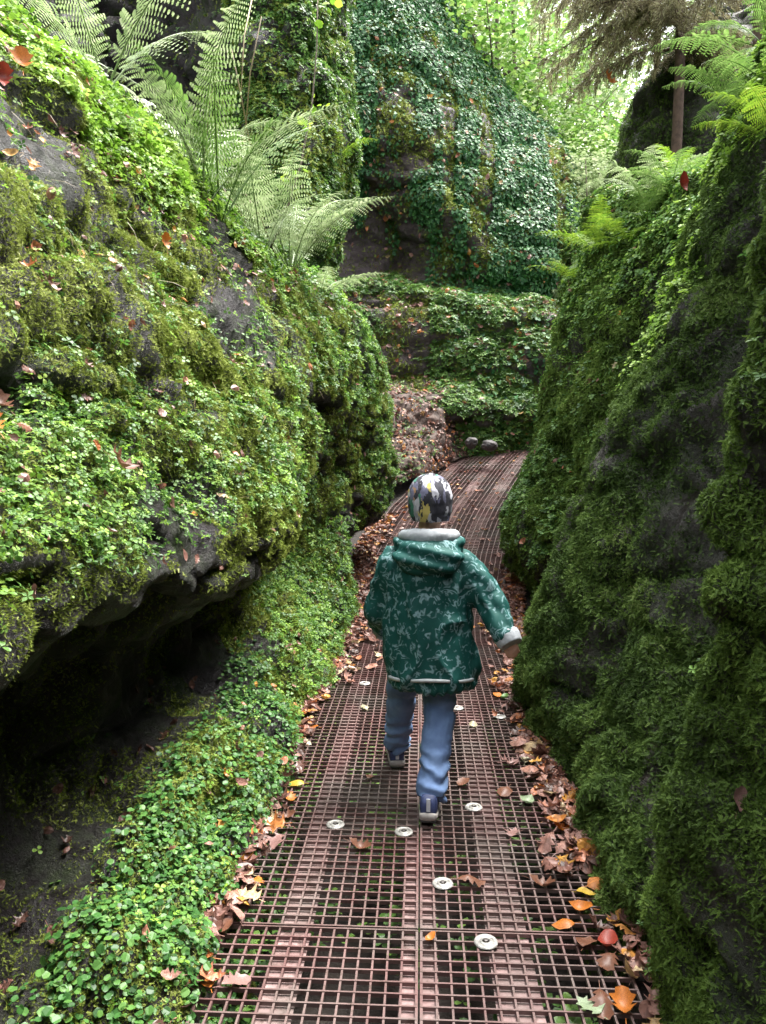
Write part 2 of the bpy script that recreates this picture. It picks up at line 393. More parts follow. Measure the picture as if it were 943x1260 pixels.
# ------------------------------------------------------------------ left wall
L = [  # rearmost stations are unseen, added to shut off low sky behind the camera
 (-7.0, [(3.4,-.4),(3.4,-.03),(3.35,.2),(3.3,.5),(3.2,.8),(3.2,1.2),(3.1,1.6),(3.0,2.2),(2.8,3.2),(2.4,4.4),(1,5.6),(-5,6)]),
 (-5.5, [(.9,-.4),(.9,-.03),(.85,.2),(.8,.5),(.7,.8),(.7,1.2),(.6,1.6),(.5,2.2),(.3,3.2),(-.4,4.4),(-2,5.6),(-5,6)]),
 (-4.0, [(-.5,-.4),(-.52,-.03),(-.6,.1),(-.8,.2),(-1.0,.45),(-1.0,.8),(-1.0,1.2),(-1.05,1.6),(-1.3,2.6),(-1.8,3.6),(-2.6,4.6),(-5,5)]),
 (-2.0, [(-.60,-.4),(-.62,-.03),(-.74,.05),(-1.0,.1),(-1.3,.35),(-1.25,.7),(-1.1,1.05),(-1.1,1.45),(-1.3,2.0),(-1.8,2.75),(-2.5,3.2),(-5,3.7)]),
 (-.5, [(-.60,-.4),(-.61,-.03),(-.74,.05),(-1.0,.1),(-1.3,.35),(-1.2,.7),(-1.02,1.05),(-1.05,1.45),(-1.25,2.0),(-1.75,2.75),(-2.4,3.2),(-5,3.7)]),
 (.4, [(-.58,-.4),(-.60,-.03),(-.73,.05),(-.82,.13),(-1.12,.10),(-1.18,.58),(-.80,1.0),(-1.0,1.45),(-1.22,2.0),(-1.7,2.75),(-2.4,3.2),(-5,3.7)]),
 (1.2, [(-.58,-.4),(-.59,-.01),(-.71,.06),(-.81,.15),(-1.12,.10),(-1.18,.58),(-.76,.98),(-.97,1.45),(-1.18,1.95),(-1.65,2.75),(-2.35,3.2),(-5,3.7)]),
 (2.0, [(-.56,-.4),(-.57,0),(-.69,.10),(-.83,.20),(-1.12,.16),(-1.16,.62),(-.74,.97),(-.88,1.38),(-1.08,1.9),(-1.55,2.72),(-2.2,3.1),(-5,3.6)]),
 (2.6, [(-.56,-.4),(-.57,.02),(-.67,.14),(-.80,.27),(-1.05,.25),(-1.06,.62),(-.66,.89),(-.80,1.35),(-1.0,1.9),(-1.42,2.75),(-2.1,3.1),(-5,3.6)]),
 (3.2, [(-.56,-.4),(-.57,.02),(-.66,.18),(-.79,.33),(-1.0,.34),(-.98,.62),(-.61,.86),(-.70,1.32),(-.92,1.92),(-1.30,2.78),(-1.9,3.05),(-5,3.5)]),
 (4.0, [(-.56,-.4),(-.57,.02),(-.67,.2),(-.84,.38),(-.92,.49),(-.82,.73),(-.68,1.02),(-.66,1.5),(-.80,2.1),(-1.13,2.66),(-1.7,2.9),(-5,3.4)]),
 (5.0, [(-.55,-.4),(-.56,.03),(-.63,.25),(-.82,.55),(-.90,.78),(-.80,1.02),(-.64,1.35),(-.55,1.7),(-.62,2.15),(-.86,2.5),(-1.4,2.72),(-5,3.2)]),
 (6.0, [(-.58,-.4),(-.55,.05),(-.56,.32),(-.60,.62),(-.62,.9),(-.59,1.2),(-.52,1.5),(-.46,1.8),(-.44,2.2),(-.58,2.48),(-1.2,2.65),(-5,3.1)]),
 (6.7, [(-.80,-.4),(-.78,.15),(-.72,.4),(-.62,.62),(-.52,.78),(-.46,1.05),(-.42,1.4),(-.38,1.8),(-.38,2.15),(-.52,2.42),(-1.1,2.6),(-5,3.0)]),
 (7.4, [(-1.0,-.4),(-.95,.25),(-.82,.5),(-.60,.60),(-.42,.68),(-.33,.95),(-.31,1.35),(-.32,1.75),(-.36,2.1),(-.5,2.36),(-1.0,2.6),(-5,3.0)]),
 (8.0, [(-1.1,-.3),(-1.05,.35),(-.9,.55),(-.62,.64),(-.45,.74),(-.38,1.0),(-.37,1.4),(-.39,1.75),(-.45,2.1),(-.65,2.36),(-1.1,2.6),(-5,3.0)]),
 (8.6, [(-1.4,-.2),(-1.35,.4),(-1.3,.6),(-1.2,.75),(-1.1,.9),(-1.0,1.2),(-.95,1.5),(-.95,1.8),(-1.0,2.1),(-1.2,2.3),(-1.6,2.5),(-5,3.0)]),
 (9.4, [(-2.4,0),(-2.4,.4),(-2.4,.6),(-2.4,.75),(-2.4,.9),(-2.4,1.2),(-2.4,1.5),(-2.4,1.8),(-2.4,2.1),(-2.6,2.3),(-2.8,2.5),(-5,3.0)]),
]
o = rock_surface('mossy_rock', L, M['rock_l'], 420, 260, (0, 3, 1.4), (.08, .045, .036), 'L', seed=1,
 dents=((190,610,2.5,.10,.12),(215,470,2.6,.10,.14),(392,512,5.0,.22,.30),(330,690,4.2,.16,.15),(60,455,1.8,.10,.12),(120,270,2.4,.10,.08),(250,360,3.2,.10,.10),(455,560,6.6,.2,.2),(270,600,3.2,.09,.10),(130,190,2.7,.08,.08)))
tag(o, 'long bulging rock wall with moss and bright herbs, left of the walkway', 'rock')

R1 = [  # unseen rear bend and high upper cliff added to block sky light
 (-7.5, [(4.2,-.4),(4.2,0),(4.2,.35),(4.2,.7),(4.2,1.1),(4.2,1.45),(4.2,1.9),(4.25,2.4),(4.4,4.1),(4.6,5.6),(6,6.2)]),
 (-5.0, [(2.0,-.4),(2.0,0),(2.0,.35),(2.0,.7),(2.0,1.1),(2.0,1.45),(2.0,1.9),(2.1,2.4),(2.2,4.1),(2.6,5.6),(6,6.2)]),
 (-2.5, [(.66,-.4),(.62,0),(.62,.35),(.66,.7),(.70,1.1),(.76,1.45),(.85,1.9),(1.0,2.4),(1.3,4.1),(2.0,5.6),(6,6.2)]),
 (-.5, [(.62,-.4),(.60,0),(.60,.35),(.64,.7),(.68,1.1),(.74,1.45),(.83,1.9),(.98,2.4),(1.2,3.9),(1.8,5.4),(6,6.2)]),
 (.6, [(.60,-.4),(.57,0),(.57,.35),(.63,.7),(.67,1.1),(.73,1.45),(.81,1.9),(.95,2.4),(1.2,3.9),(1.8,5.4),(6,6.2)]),
 (1.2, [(.58,-.4),(.55,0),(.55,.35),(.63,.7),(.67,1.1),(.72,1.45),(.79,1.9),(.93,2.4),(1.2,3.9),(1.8,5.4),(6,6.2)]),
 (1.65, [(.57,-.4),(.54,0),(.535,.33),(.58,.7),(.605,1.08),(.645,1.42),(.71,1.85),(.93,2.4),(1.2,3.9),(1.8,5.4),(6,6.2)]),
 (1.9, [(.60,-.4),(.57,0),(.60,.3),(.80,.6),(.95,1.0),(1.05,1.4),(1.1,1.85),(1.15,2.4),(1.4,3.7),(2.0,5.0),(6,6.0)]),
 (2.1, [(.8,-.4),(.75,-.05),(.85,.2),(1.0,.5),(1.2,1.0),(1.3,1.4),(1.35,1.85),(1.4,2.4),(1.6,3.4),(2.2,4.4),(6,5.4)]),
 (2.25, [(1.6,-.4),(1.6,0),(1.6,.3),(1.7,.6),(1.8,1.0),(1.9,1.4),(1.9,1.85),(1.9,2.4),(2,3.0),(2.4,3.4),(5,3.7)]),
]
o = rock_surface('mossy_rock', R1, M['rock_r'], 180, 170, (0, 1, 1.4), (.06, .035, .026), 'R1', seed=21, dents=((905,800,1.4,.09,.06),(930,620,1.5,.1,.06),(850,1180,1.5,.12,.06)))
tag(o, 'dark mossy rock face closest to the camera at the right edge of the walkway', 'rock')

R2 = [
 (1.5, [(1.5,-.4),(1.4,0),(1.4,.3),(1.4,.5),(1.4,.95),(1.4,1.5),(1.45,2.0),(1.4,2.5),(1.5,3.0),(2.0,3.4),(5,3.8)]),
 (1.9, [(.75,-.4),(.72,0),(.75,.22),(.95,.42),(1.35,.90),(1.6,1.5),(1.7,2.0),(1.4,2.5),(1.4,3.0),(1.9,3.4),(5,3.8)]),
 (2.3, [(.60,-.4),(.575,0),(.62,.2),(.80,.42),(1.12,.90),(1.45,1.5),(1.65,2.0),(1.25,2.55),(1.35,3.0),(1.9,3.35),(5,3.8)]),
 (2.8, [(.60,-.4),(.575,0),(.61,.22),(.73,.45),(.98,.93),(1.25,1.5),(1.45,2.0),(1.28,2.55),(1.38,2.95),(1.9,3.3),(5,3.8)]),
 (3.4, [(.56,-.4),(.535,.02),(.55,.25),(.64,.48),(.82,.98),(1.02,1.55),(1.2,2.05),(1.28,2.5),(1.42,2.95),(1.9,3.3),(5,3.8)]),
 (3.9, [(.54,-.4),(.52,.02),(.53,.25),(.58,.48),(.76,.98),(.96,1.57),(1.18,2.08),(1.35,2.55),(1.5,2.95),(1.9,3.25),(5,3.7)]),
 (4.2, [(.60,-.4),(.60,.02),(.61,.25),(.66,.48),(.84,.98),(1.03,1.57),(1.25,2.08),(1.42,2.55),(1.58,2.9),(2.0,3.2),(5,3.7)]),
 (4.6, [(1.1,-.4),(1.05,.0),(1.05,.25),(1.15,.48),(1.3,.98),(1.45,1.57),(1.6,2.08),(1.62,2.5),(1.75,2.85),(2.1,3.1),(5,3.6)]),
 (4.9, [(1.9,-.4),(1.9,.0),(1.9,.25),(1.9,.48),(1.9,.98),(1.9,1.57),(2.0,2.08),(2.0,2.5),(2.1,2.8),(2.4,3.0),(5,3.5)]),
]
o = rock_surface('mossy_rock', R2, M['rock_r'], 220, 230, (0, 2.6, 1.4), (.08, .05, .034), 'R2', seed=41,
 dents=((900,420,2.6,.3,.25),(880,600,2.6,.22,.2),(820,980,2.5,.12,.10),(745,800,3.2,.12,.09),(770,560,3.3,.16,.10),(700,900,3.4,.1,.06)))
tag(o, 'tall dark leaning rock with mossy foot, beside the child on the right', 'rock')

R3 = [
 (4.5, [(1.6,-.4),(1.55,.1),(1.5,.3),(1.5,.55),(1.5,.8),(1.55,1.2),(1.6,1.9),(1.7,2.5),(1.8,2.9),(2.2,3.2),(5,3.6)]),
 (5.2, [(1.2,-.4),(1.15,.1),(1.1,.3),(1.15,.55),(1.2,.8),(1.3,1.2),(1.42,1.9),(1.42,2.5),(1.6,2.9),(2.1,3.2),(5,3.6)]),
 (6.1, [(1.1,-.4),(1.0,.1),(.94,.3),(.86,.55),(.90,.8),(1.05,1.2),(1.2,1.9),(1.3,2.5),(1.5,3.1),(1.9,3.4),(5,3.8)]),
 (6.8, [(1.0,-.4),(.96,.15),(.86,.3),(.76,.55),(.79,.8),(.99,1.2),(1.13,1.9),(1.22,2.5),(1.46,3.2),(1.8,3.6),(5,4.2)]),
 (7.3, [(1.05,-.4),(1.0,.2),(.88,.35),(.77,.58),(.80,.82),(1.02,1.25),(1.16,1.9),(1.26,2.5),(1.5,3.2),(1.85,3.7),(5,4.3)]),
 (7.9, [(1.2,-.3),(1.15,.3),(1.1,.45),(1.0,.65),(1.05,.9),(1.25,1.3),(1.4,1.95),(1.45,2.5),(1.65,3.2),(2.0,3.7),(5,4.3)]),
 (8.8, [(1.5,-.2),(1.45,.4),(1.42,.55),(1.42,.75),(1.45,1.0),(1.6,1.4),(1.75,2.0),(1.75,2.5),(1.9,3.1),(2.3,3.6),(5,4.3)]),
 (10.2, [(1.6,0),(1.56,.6),(1.56,.8),(1.7,1.0),(1.8,1.25),(1.9,1.6),(1.8,2.1),(1.95,2.6),(2.1,3.1),(2.5,3.6),(5,4.3)]),
 (11.6, [(2.3,.2),(2.2,.9),(2.2,1.1),(2.4,1.3),(2.5,1.5),(2.6,1.8),(2.5,2.2),(2.6,2.7),(2.8,3.2),(3.1,3.7),(5,4.3)]),
 (13.0, [(4.3,.5),(4.2,1.2),(4.2,1.4),(4.2,1.6),(4.2,1.8),(4.2,2.0),(4.2,2.4),(4.3,2.8),(4.4,3.2),(4.6,3.7),(5,4.3)]),
]
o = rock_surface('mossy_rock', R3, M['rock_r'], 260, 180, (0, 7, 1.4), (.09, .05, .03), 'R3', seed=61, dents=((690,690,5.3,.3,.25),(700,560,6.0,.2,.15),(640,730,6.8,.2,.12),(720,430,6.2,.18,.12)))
tag(o, 'green leaning rock bulging over the right side of the walkway beyond the child', 'rock')

# ---- litter bank, terrace, ivy boulder, back-left outcrop
def hprof(px, Y0, pts):       # vertical profile at lateral position px: (py, Y) pairs -> world
    return [tuple(at(px, py, Y)) for py, Y in pts]
def rock_from_points(name, rows, mat, nu, nv, ref, amp, key, freq, seed):
    A = np.array(rows, float)
    st = [(list(r[:, 1]), [(p[0], p[2]) for p in r]) for r in A]
    return rock_surface(name, st, mat, nu, nv, ref, amp, key, freq, 0, seed)
bank = [hprof(330, 0, [(620,9.0),(575,9.4),(520,10.3),(478,11.2),(468,12.2),(450,13)]),
        hprof(440, 0, [(600,9.5),(575,9.8),(530,10.6),(482,11.4),(472,12.2),(460,13)]),
        hprof(475, 0, [(598,10.1),(578,10.3),(535,11.0),(484,11.7),(474,12.4),(468,13.2)]),
        hprof(510, 0, [(588,10.9),(568,11.0),(536,11.5),(494,12.0),(484,12.6),(480,13.2)]),
        hprof(545, 0, [(575,11.8),(552,11.9),(526,12.0),(496,12.3),(490,12.7),(495,13.2)]),
        hprof(575, 0, [(562,12.4),(548,12.5),(537,12.6),(524,12.7),(520,12.9),(520,13.2)]),
        hprof(600, 0, [(580,12.8),(566,12.9),(560,12.9),(556,13.0),(553,13.1),(545,13.3)])]
o = rock_from_points('earth_bank', bank, M['soil_bank'], 130, 90, (0, 8, 3), (.10, .05, .02), 'bank', (1.2, 4, 12), 81)
tag(o, kind='structure')
terr = []
for px, top, mid in ((200,330,470),(430,346,470),(470,350,478),(530,360,490),(590,364,500),(650,368,505),(700,374,510),(760,380,515),(860,380,515)):
    Y0 = 12.6+max(0, (px-560))*.004
    terr.append(hprof(px, 0, [(640,Y0-.1),(540,Y0-.25),(505,Y0-.35),(482,Y0-.05),(470,Y0+.12),(430,Y0+.25),(395,Y0+.5),(top+12,Y0+.75),(top,Y0+1.2),(top-8,Y0+2.8)]))
o = rock_from_points('rock_terrace', terr, M['rock_b'], 170, 120, (0, 5, 3), (.20, .10, .04), 'terr', (.7, 2.2, 7), 91)
tag(o, 'low wide rock step covered with leafy creepers and litter, under the ivy draped boulder', 'rock')
ivy = []
for px, sc in ((180,0),(330,0),(410,0),(460,.0),(500,0),(545,0),(590,.1),(630,.3),(664,.6),(697,1.1),(720,1.9),(734,3.0),(738,4.6)):
    top = {180:-260,330:-240,410:-210,460:-170,500:-100,545:0,590:75,630:130,664:160,697:185,720:215,734:245,738:280}[px]
    base = 384 if px > 600 else 352+max(0, px-430)*.17
    rows = []
    for f_ in (0, .08, .2, .34, .48, .62, .76, .88, .96, 1.0, 1.04):
        py = base+(top-base)*f_
        Yd = 14.2+sc+[-.1, .35, .1, .0, .15, .5, 1.0, 1.7, 2.4, 3.2, 5.5][[0, .08, .2, .34, .48, .62, .76, .88, .96, 1.0, 1.04].index(f_)]
        if px < 545 and f_ in (.08, .2): Yd += .35
        rows.append(tuple(at(px-(0 if px < 650 else (px-650)*.35*(f_ < .1)), py, Yd)))
    ivy.append(rows)
o = rock_from_points('ivy_boulder', ivy, M['rock_b'], 220, 260, (0, 5, 4), (.20, .14, .09), 'ivy', (.5, 1.8, 7), 101)
tag(o, 'huge rounded boulder draped in dark glossy ivy, bare purple rock at its lower left', 'rock')
bl = []
for px, Yo, lean in ((-500,8.5,0),(60,9.2,0),(120,10.2,0),(185,10.6,0),(240,10.2,0),(275,9.0,0),(300,8.1,0),(345,7.9,0),(385,8.1,0),(412,8.8,0),(420,9.8,0),(424,11.5,0)):
    bl.append([tuple(at(px-max(0, px-350)*.25*(f < .15), 420+(-220-420)*f, Yo+d)) for f, d in ((0,.3),(.12,.2),(.25,0),(.4,-.05),(.55,.05),(.7,.2),(.85,.35),(1,.6),(1.1,1.5))])
o = rock_from_points('rock_outcrop', bl, M['rock_l'], 200, 160, (0, 4, 3), (.28, .12, .04), 'bl', (.8, 2.5, 8), 111)
tag(o, 'upright mossy outcrop with a dark hollow, behind the tall ferns at the upper left', 'rock')
# dark leaning crag on the right behind the crest
cr = []
for px, Yo in ((742,12.5),(752,10.8),(775,9.9),(800,9.5),(830,9.4),(870,9.3),(1100,9.6)):
    top = {742:255,752:215,775:150,800:98,830:55,870:10,1100:-60}[px]
    cr.append([tuple(at(px+(1-f)*(-14), 380+(top-380)*f, Yo+d)) for f, d in ((0,0),(.3,.05),(.6,.1),(.8,.25),(.95,.5),(1,1.0),(1.02,3))])
o = rock_from_points('rock_crag', cr, M['rock_r'], 120, 100, (0, 4, 3), (.18, .1, .03), 'crag', (.9, 3, 8), 121)
tag(o, 'dark shaded crag rising behind the ferns under the reddish conifer trunk', 'rock')

# ------------------------------------------------------------------ growth on the rocks
def green(kind_name, label, cat='plants', **k): pass
U = lambda P, N: np.clip(N[:, 2], -1, 1)
def ivy_bare(P):
    x, z = P[:, 0], P[:, 2]; n = fbm(P, 1.3, 3, 66)
    return ss(.15-x+.7*n, -.12, .12)*ss(5.75-.35*x-z+.9*vnoise(np.stack([x*3.5, x*0, x*0], 1), 1, 3), -.15, .25)
def rock_streak(P):
    d = np.stack([P[:, 0]*1.2, P[:, 1]*.9+P[:, 2]*.9, (P[:, 2]-P[:, 1])*.25], 1)
    return ss(fbm(d, 2.6, 3, 88), .10, .26)*ss(P[:, 2], 1.15, 1.5)*(1-ss(P[:, 1], 4.4, 5.4))*(1-ss(P[:, 2], 2.5, 2.75))
def m_L_herb(P, N):
    z, y, x = P[:, 2], P[:, 1], P[:, 0]; u = U(P, N)
    n = fbm(P, 2.2, 3, 5); n2 = fbm(P, 7, 2, 6)
    lit = ss(u, -.35, .25)
    crest = ss(z, 2.1, 2.6)*ss(y, 1.0, 1.6)
    far = ss(y, 3.4, 4.6)
    band = ss(z, 1.0, 1.15)*(1-ss(z, 1.45, 1.75))          # the leafy shelf on the bulge
    ledge = (1-ss(z, .5, .75))
    bare = ss(n+.15*n2, -.05, .2)
    d = np.maximum.reduce([crest*1., far*.75*ss(n+.2, -.3, .1), band*.75*ss(n+.25, -.2, .15), ledge*.2*ss(y, 3.0, 4.4)+ledge*.6*ss(y, 3.6, 4.6), .03+.16*bare*(1+far)])
    zl = np.interp(y, [2, 3.2, 4], [1.0, .88, 1.0]); under = (1-ss(z, zl-.12, zl+.08))*np.maximum(ss(z, .32, .42), ss(-x, .80, .86))*(1-.85*ss(y, 3.4, 4.6))
    return d*lit*(1-.96*under)*ss(n2, -.6, .0)*(1-.85*rock_streak(P))
X, N = sample('L', 8000, m_L_herb, 1)
near = X[:, 1] < 3.2
sz = np.where(near, .0125, .0150)*(.55+.9*RS.rand(len(X)))*(1+.45*ss(X[:, 2], 2.2, 2.6))
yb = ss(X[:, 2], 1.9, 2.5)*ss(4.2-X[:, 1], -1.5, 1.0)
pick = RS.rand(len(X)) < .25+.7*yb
tt = RS.rand(len(X)) < .5
tint = np.clip(.5+.5*fbm(X, 3, 3, 91)+RS.normal(0, .22, len(X)), 0, 1)
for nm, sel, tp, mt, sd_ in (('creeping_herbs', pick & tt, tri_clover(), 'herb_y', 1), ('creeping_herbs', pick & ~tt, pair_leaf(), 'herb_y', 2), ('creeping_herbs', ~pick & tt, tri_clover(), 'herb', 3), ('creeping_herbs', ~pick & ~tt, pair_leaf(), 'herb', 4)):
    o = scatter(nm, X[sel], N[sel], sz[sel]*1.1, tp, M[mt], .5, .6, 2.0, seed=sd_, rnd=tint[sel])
    tag(o, ['', 'lime green three leaved herbs on the crest of the left wall', 'lime green four leaved herbs on the crest of the left wall', 'darker three leaved herbs creeping over the left wall', 'darker four leaved herbs creeping over the left wall'][sd_], 'herbs', 'creeping herbs on the left rock wall', 'stuff')
def m_L_round(P, N):
    z, y = P[:, 2], P[:, 1]; n = fbm(P, 3.0, 3, 15)
    edge = np.interp(y, [1, 1.7, 2.3, 3.1, 3.8], [.80, .82, .83, .80, .88])
    return (1-ss(-P[:, 0], edge-.02, edge+.10))*(1-ss(z, .36, .46))*(1-ss(y, 3.3, 4.0))*ss(N[:, 2], -.1, .25)*(.45+.55*ss(n, -.35, .05))
X, N = sample('L', 8000, m_L_round, 4)
o = scatter('round_leaf_plants', X, N, .0175*(.4+1.0*RS.rand(len(X))), scallop(), M['round'], .45, .4, 1.6, seed=7)
tag(o, 'carpet of round scalloped green leaves on the low ledge at the lower left', 'plants', None, 'stuff')
def m_L_moss(P, N):
    z, y = P[:, 2], P[:, 1]; u = U(P, N); n = fbm(P, 2.6, 4, 25)
    zl = np.interp(y, [2, 3.2, 4], [1.0, .88, 1.0]); under = (1-ss(z, zl-.12, zl+.08))*np.maximum(ss(z, .32, .42), ss(-P[:, 0], .80, .86))*(1-.8*ss(y, 3.2, 4.6))
    a = ss(n, -.26, -.02)*ss(u, -.7, -.2)
    return np.clip(a*(1-.70*under), 0, 1)*(1-.5*ss(y, 4.5, 6))*(1-.6*ss(z, 2.6, 3))*(1-.8*rock_streak(P))*(z < 4)*(P[:, 0] > -2.6)
X, N = sample('L', 40000, m_L_moss, 5)
r_ = .5+.45*fbm(X, 5, 3, 77)+RS.normal(0, .15, len(X))
hf = RS.rand(len(X)) < .5
o = scatter('moss', X[hf], N[hf], .0115*np.clip(X[hf][:, 1]/3, .6, 1.1)*(.5+RS.rand(hf.sum())), tuft(), M['moss'], .1, .5, .2, seed=8, rnd=r_[hf]); tag(o, 'cushions of yellow green moss on the bulging rock wall to the left', 'moss', None, 'stuff')
o = scatter('feather_moss', X[~hf], N[~hf], .015*np.clip(X[~hf][:, 1]/3, .55, 1.1)*(.4+RS.rand((~hf).sum())), sprig(), M['moss'], .2, .8, .9, hang=.25, seed=9, rnd=r_[~hf]); tag(o, 'feathery moss shoots hanging on the bulging rock wall to the left', 'moss', None, 'stuff')

X, N = sample('L', 170, lambda P, N: (P[:, 1] > 2.3)*ss(P[:, 2], 1.05, 1.3)*ss(N[:, 2], -.1, .3)*(P[:, 0] > -2.4), 6)
o = scatter('dead_stems', X, N, .075*(.4+RS.rand(len(X))), (np.array([(0, -.009, 0), (.5, -.010, .10), (1, -.004, .02), (1, .004, .02), (.5, .010, .10), (0, .009, 0)]), [[0, 1, 4, 5], [1, 2, 3, 4]]), M['stalk'], .4, .8, .5, hang=.5, seed=44)
tag(o, 'thin dry stems tangled among the herbs on the left rock wall', 'stems', None, 'stuff')
def m_R_moss(lo, hi):
    def f(P, N):
        n = fbm(P, 2.2, 4, 35); n2 = fbm(P*np.array([1, 1, .4]), 6, 3, 36); u = U(P, N)
        return (.14+.86*ss(n+.45*n2, lo, hi))*(.1+.9*ss(u, -.75, -.15))
    return f
def moss_on(key, dens, lo, hi, s, label, seed, mat='moss_r', ex=None, fe=.5):
    f = m_R_moss(lo, hi); g = (lambda P, N: f(P, N)*ex(P, N)) if ex else f
    X, N = sample(key, dens, g, seed); r_ = .45+.5*fbm(X, 4, 3, 78+seed)+RS.normal(0, .15, len(X)); hf = RS.rand(len(X)) > fe
    o = scatter('moss', X[hf], N[hf], s*(.5+RS.rand(hf.sum())), tuft(), M[mat], .1, .5, .2, seed=seed, rnd=r_[hf]); tag(o, 'short moss cushions '+label, 'moss', None, 'stuff')
    o = scatter('feather_moss', X[~hf], N[~hf], s*1.35*(.4+RS.rand((~hf).sum())), sprig(), M[mat], .15, .8, .9, hang=.3, seed=seed+1, rnd=r_[~hf]); tag(o, 'feathery drooping moss '+label, 'moss', None, 'stuff')
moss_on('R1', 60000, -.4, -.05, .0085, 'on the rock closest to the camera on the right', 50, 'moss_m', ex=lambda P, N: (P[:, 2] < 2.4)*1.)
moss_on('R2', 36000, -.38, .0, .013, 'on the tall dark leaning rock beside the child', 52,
        ex=lambda P, N: (1-.90*ss(P[:, 2], .55, .95)*(1-ss(P[:, 1], 3.0, 3.75))*(1-ss(P[:, 2], 2.6, 3.0))*ss(fbm(P, 2.5, 3, 71), -.45, -.1))*(P[:, 0] < 2.4))  # moss thinned so bare dark rock stands in for the recess's shade
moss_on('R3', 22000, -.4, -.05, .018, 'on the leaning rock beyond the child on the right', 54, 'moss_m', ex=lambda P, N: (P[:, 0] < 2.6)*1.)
moss_on('bl', 1800, -.2, .1, .035, 'on the upright outcrop at the upper left', 56, 'moss', ex=lambda P, N: (1-.93*(ss(P[:, 0], -6, -5)*(1-ss(P[:, 0], -2.35, -2.0)))))
moss_on('terr', 2200, -.2, .1, .035, 'on the low rock step under the ivy boulder', 58, 'moss')
moss_on('ivy', 2600, -.15, .1, .04, 'on the bare parts of the ivy draped boulder', 60, 'moss', ex=lambda P, N: 1-.85*ivy_bare(P))
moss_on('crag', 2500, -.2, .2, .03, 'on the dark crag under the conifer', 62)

def herbs_on(key, dens, mask, s, tp, mat, label, seed, up=.5, nm='creeping_herbs', hang=0, grp=None, lift=1.2, jit=.45):
    X, N = sample(key, dens, mask, seed)
    o = scatter(nm, X, N, s*(.55+.9*np.random.RandomState(seed).rand(len(X))), tp, M[mat], up, jit, lift, hang, seed=seed)
    if o: tag(o, label, 'herbs' if 'herb' in nm else 'plants', grp, 'stuff')
herbs_on('R3', 2600, lambda P, N: np.clip(.15+.85*ss(fbm(P, 1.6, 3, 44), -.05, .15)*(1-ss(P[:, 2], 1.2, 1.8))+ss(P[:, 2], 2.2, 2.8), 0, 1)*ss(N[:, 2], -.3, .1)*(P[:, 0] < 2.8), .023, tri_clover(), 'herb', 'small green herbs on the leaning rock beyond the child on the right', 70)
herbs_on('R2', 4800, lambda P, N: np.clip(ss(P[:, 2], 2.35, 2.8)+.9*ss(P[:, 1], 3.5, 4.0)*ss(P[:, 2], 1.5, 2.2), 0, 1)*ss(N[:, 2], -.2, .3)*(P[:, 0] < 2.5)*ss(fbm(P, 4, 2, 3), -.5, 0), .019, tri_clover(), 'herb_y', 'bright herbs along the crest of the tall leaning rock on the right', 72)
herbs_on('R3', 3000, lambda P, N: ss(P[:, 2], 1.9, 2.7)*ss(N[:, 2], -.1, .3)*(P[:, 0] < 2.8)*ss(fbm(P, 3, 2, 13), -.5, 0), .024, hexleaf(.8), 'herb_y', 'bright leafy plants on the crest of the farther right rock', 73, .4, 'leafy_plants')
herbs_on('R1', 900, lambda P, N: ss(fbm(P, 4, 3, 46), .05, .3)*ss(N[:, 2], -.4, .1), .014, pair_leaf(), 'herb', 'sparse small herbs on the dark rock face closest to the camera on the right', 74)
herbs_on('terr', 1700, lambda P, N: ss(fbm(P, 1.1, 3, 47), -.32, -.02)*ss(N[:, 2], -.5, 0)*(1-.95*((P[:, 0] < .15)*(P[:, 2] < 4.0)*(fbm(P, .9, 2, 5) > -.25))), .05, pair_leaf(), 'herb', 'leafy creepers over the low rock step under the ivy boulder', 76)
herbs_on('bank', 420, lambda P, N: ss(fbm(P, 1.3, 3, 48), .1, .3)+.8*(P[:, 0] < -.0)*(P[:, 2] < 1.3), .035, pair_leaf(), 'herb', 'patches of green herbs on the leaf covered earth bank', 78)
herbs_on('bl', 1700, lambda P, N: (.25+ss(fbm(P, 1.3, 3, 49), -.3, .1))*ss(P[:, 0], -2.3, -2.0)+.03, .028, tri_clover(), 'herb', 'small herbs on the upright outcrop behind the tall ferns', 80)

def m_ivy(P, N):
    x, z = P[:, 0], P[:, 2]
    streak = vnoise(np.stack([x*2.6+.25*np.sin(z*1.5), P[:, 1]*.3, z*.14], 1), 1, 9)+.5*vnoise(np.stack([x*6, P[:, 1]*.3, z*.3], 1), 1, 19)
    up_ = ss(z, 7.4, 9.6)
    low = np.maximum(ss(streak, -.12-.15*ss(x, .6, 1.8), .06), .06)
    cover = np.maximum(low, up_*.97)
    cover = cover*(1-ivy_bare(P)*(1-ss(streak, .2, .4)))
    patch = ss(fbm(P, .9, 3, 13), -.42, -.22)
    return np.clip(cover, 0, 1)*patch*(x > -3.2)
X, N = sample('ivy', 3300, m_ivy, 90)
sz = .046*(.4+1.1*RS.rand(len(X))**1.3)
o = scatter('ivy', X, N, sz, ivy_leaf(), M['ivy'], .25, .35, 1.6, hang=.55, seed=90, rnd=np.clip(RS.beta(2, 2.3, len(X))+.12*(RS.rand(len(X)) > .96)*3, 0, 1))
tag(o, 'dense dark glossy ivy hanging in strands over the huge boulder', 'ivy', None, 'stuff')
# ivy also trails over the terrace and crag
herbs_on('terr', 90, lambda P, N: ss(fbm(P, 1.5, 2, 61), -.1, .2)*ss(P[:, 0], .2, .8), .07, ivy_leaf(), 'ivy', 'ivy leaves trailing over the low rock step', 92, .3, 'trailing_ivy', .5)

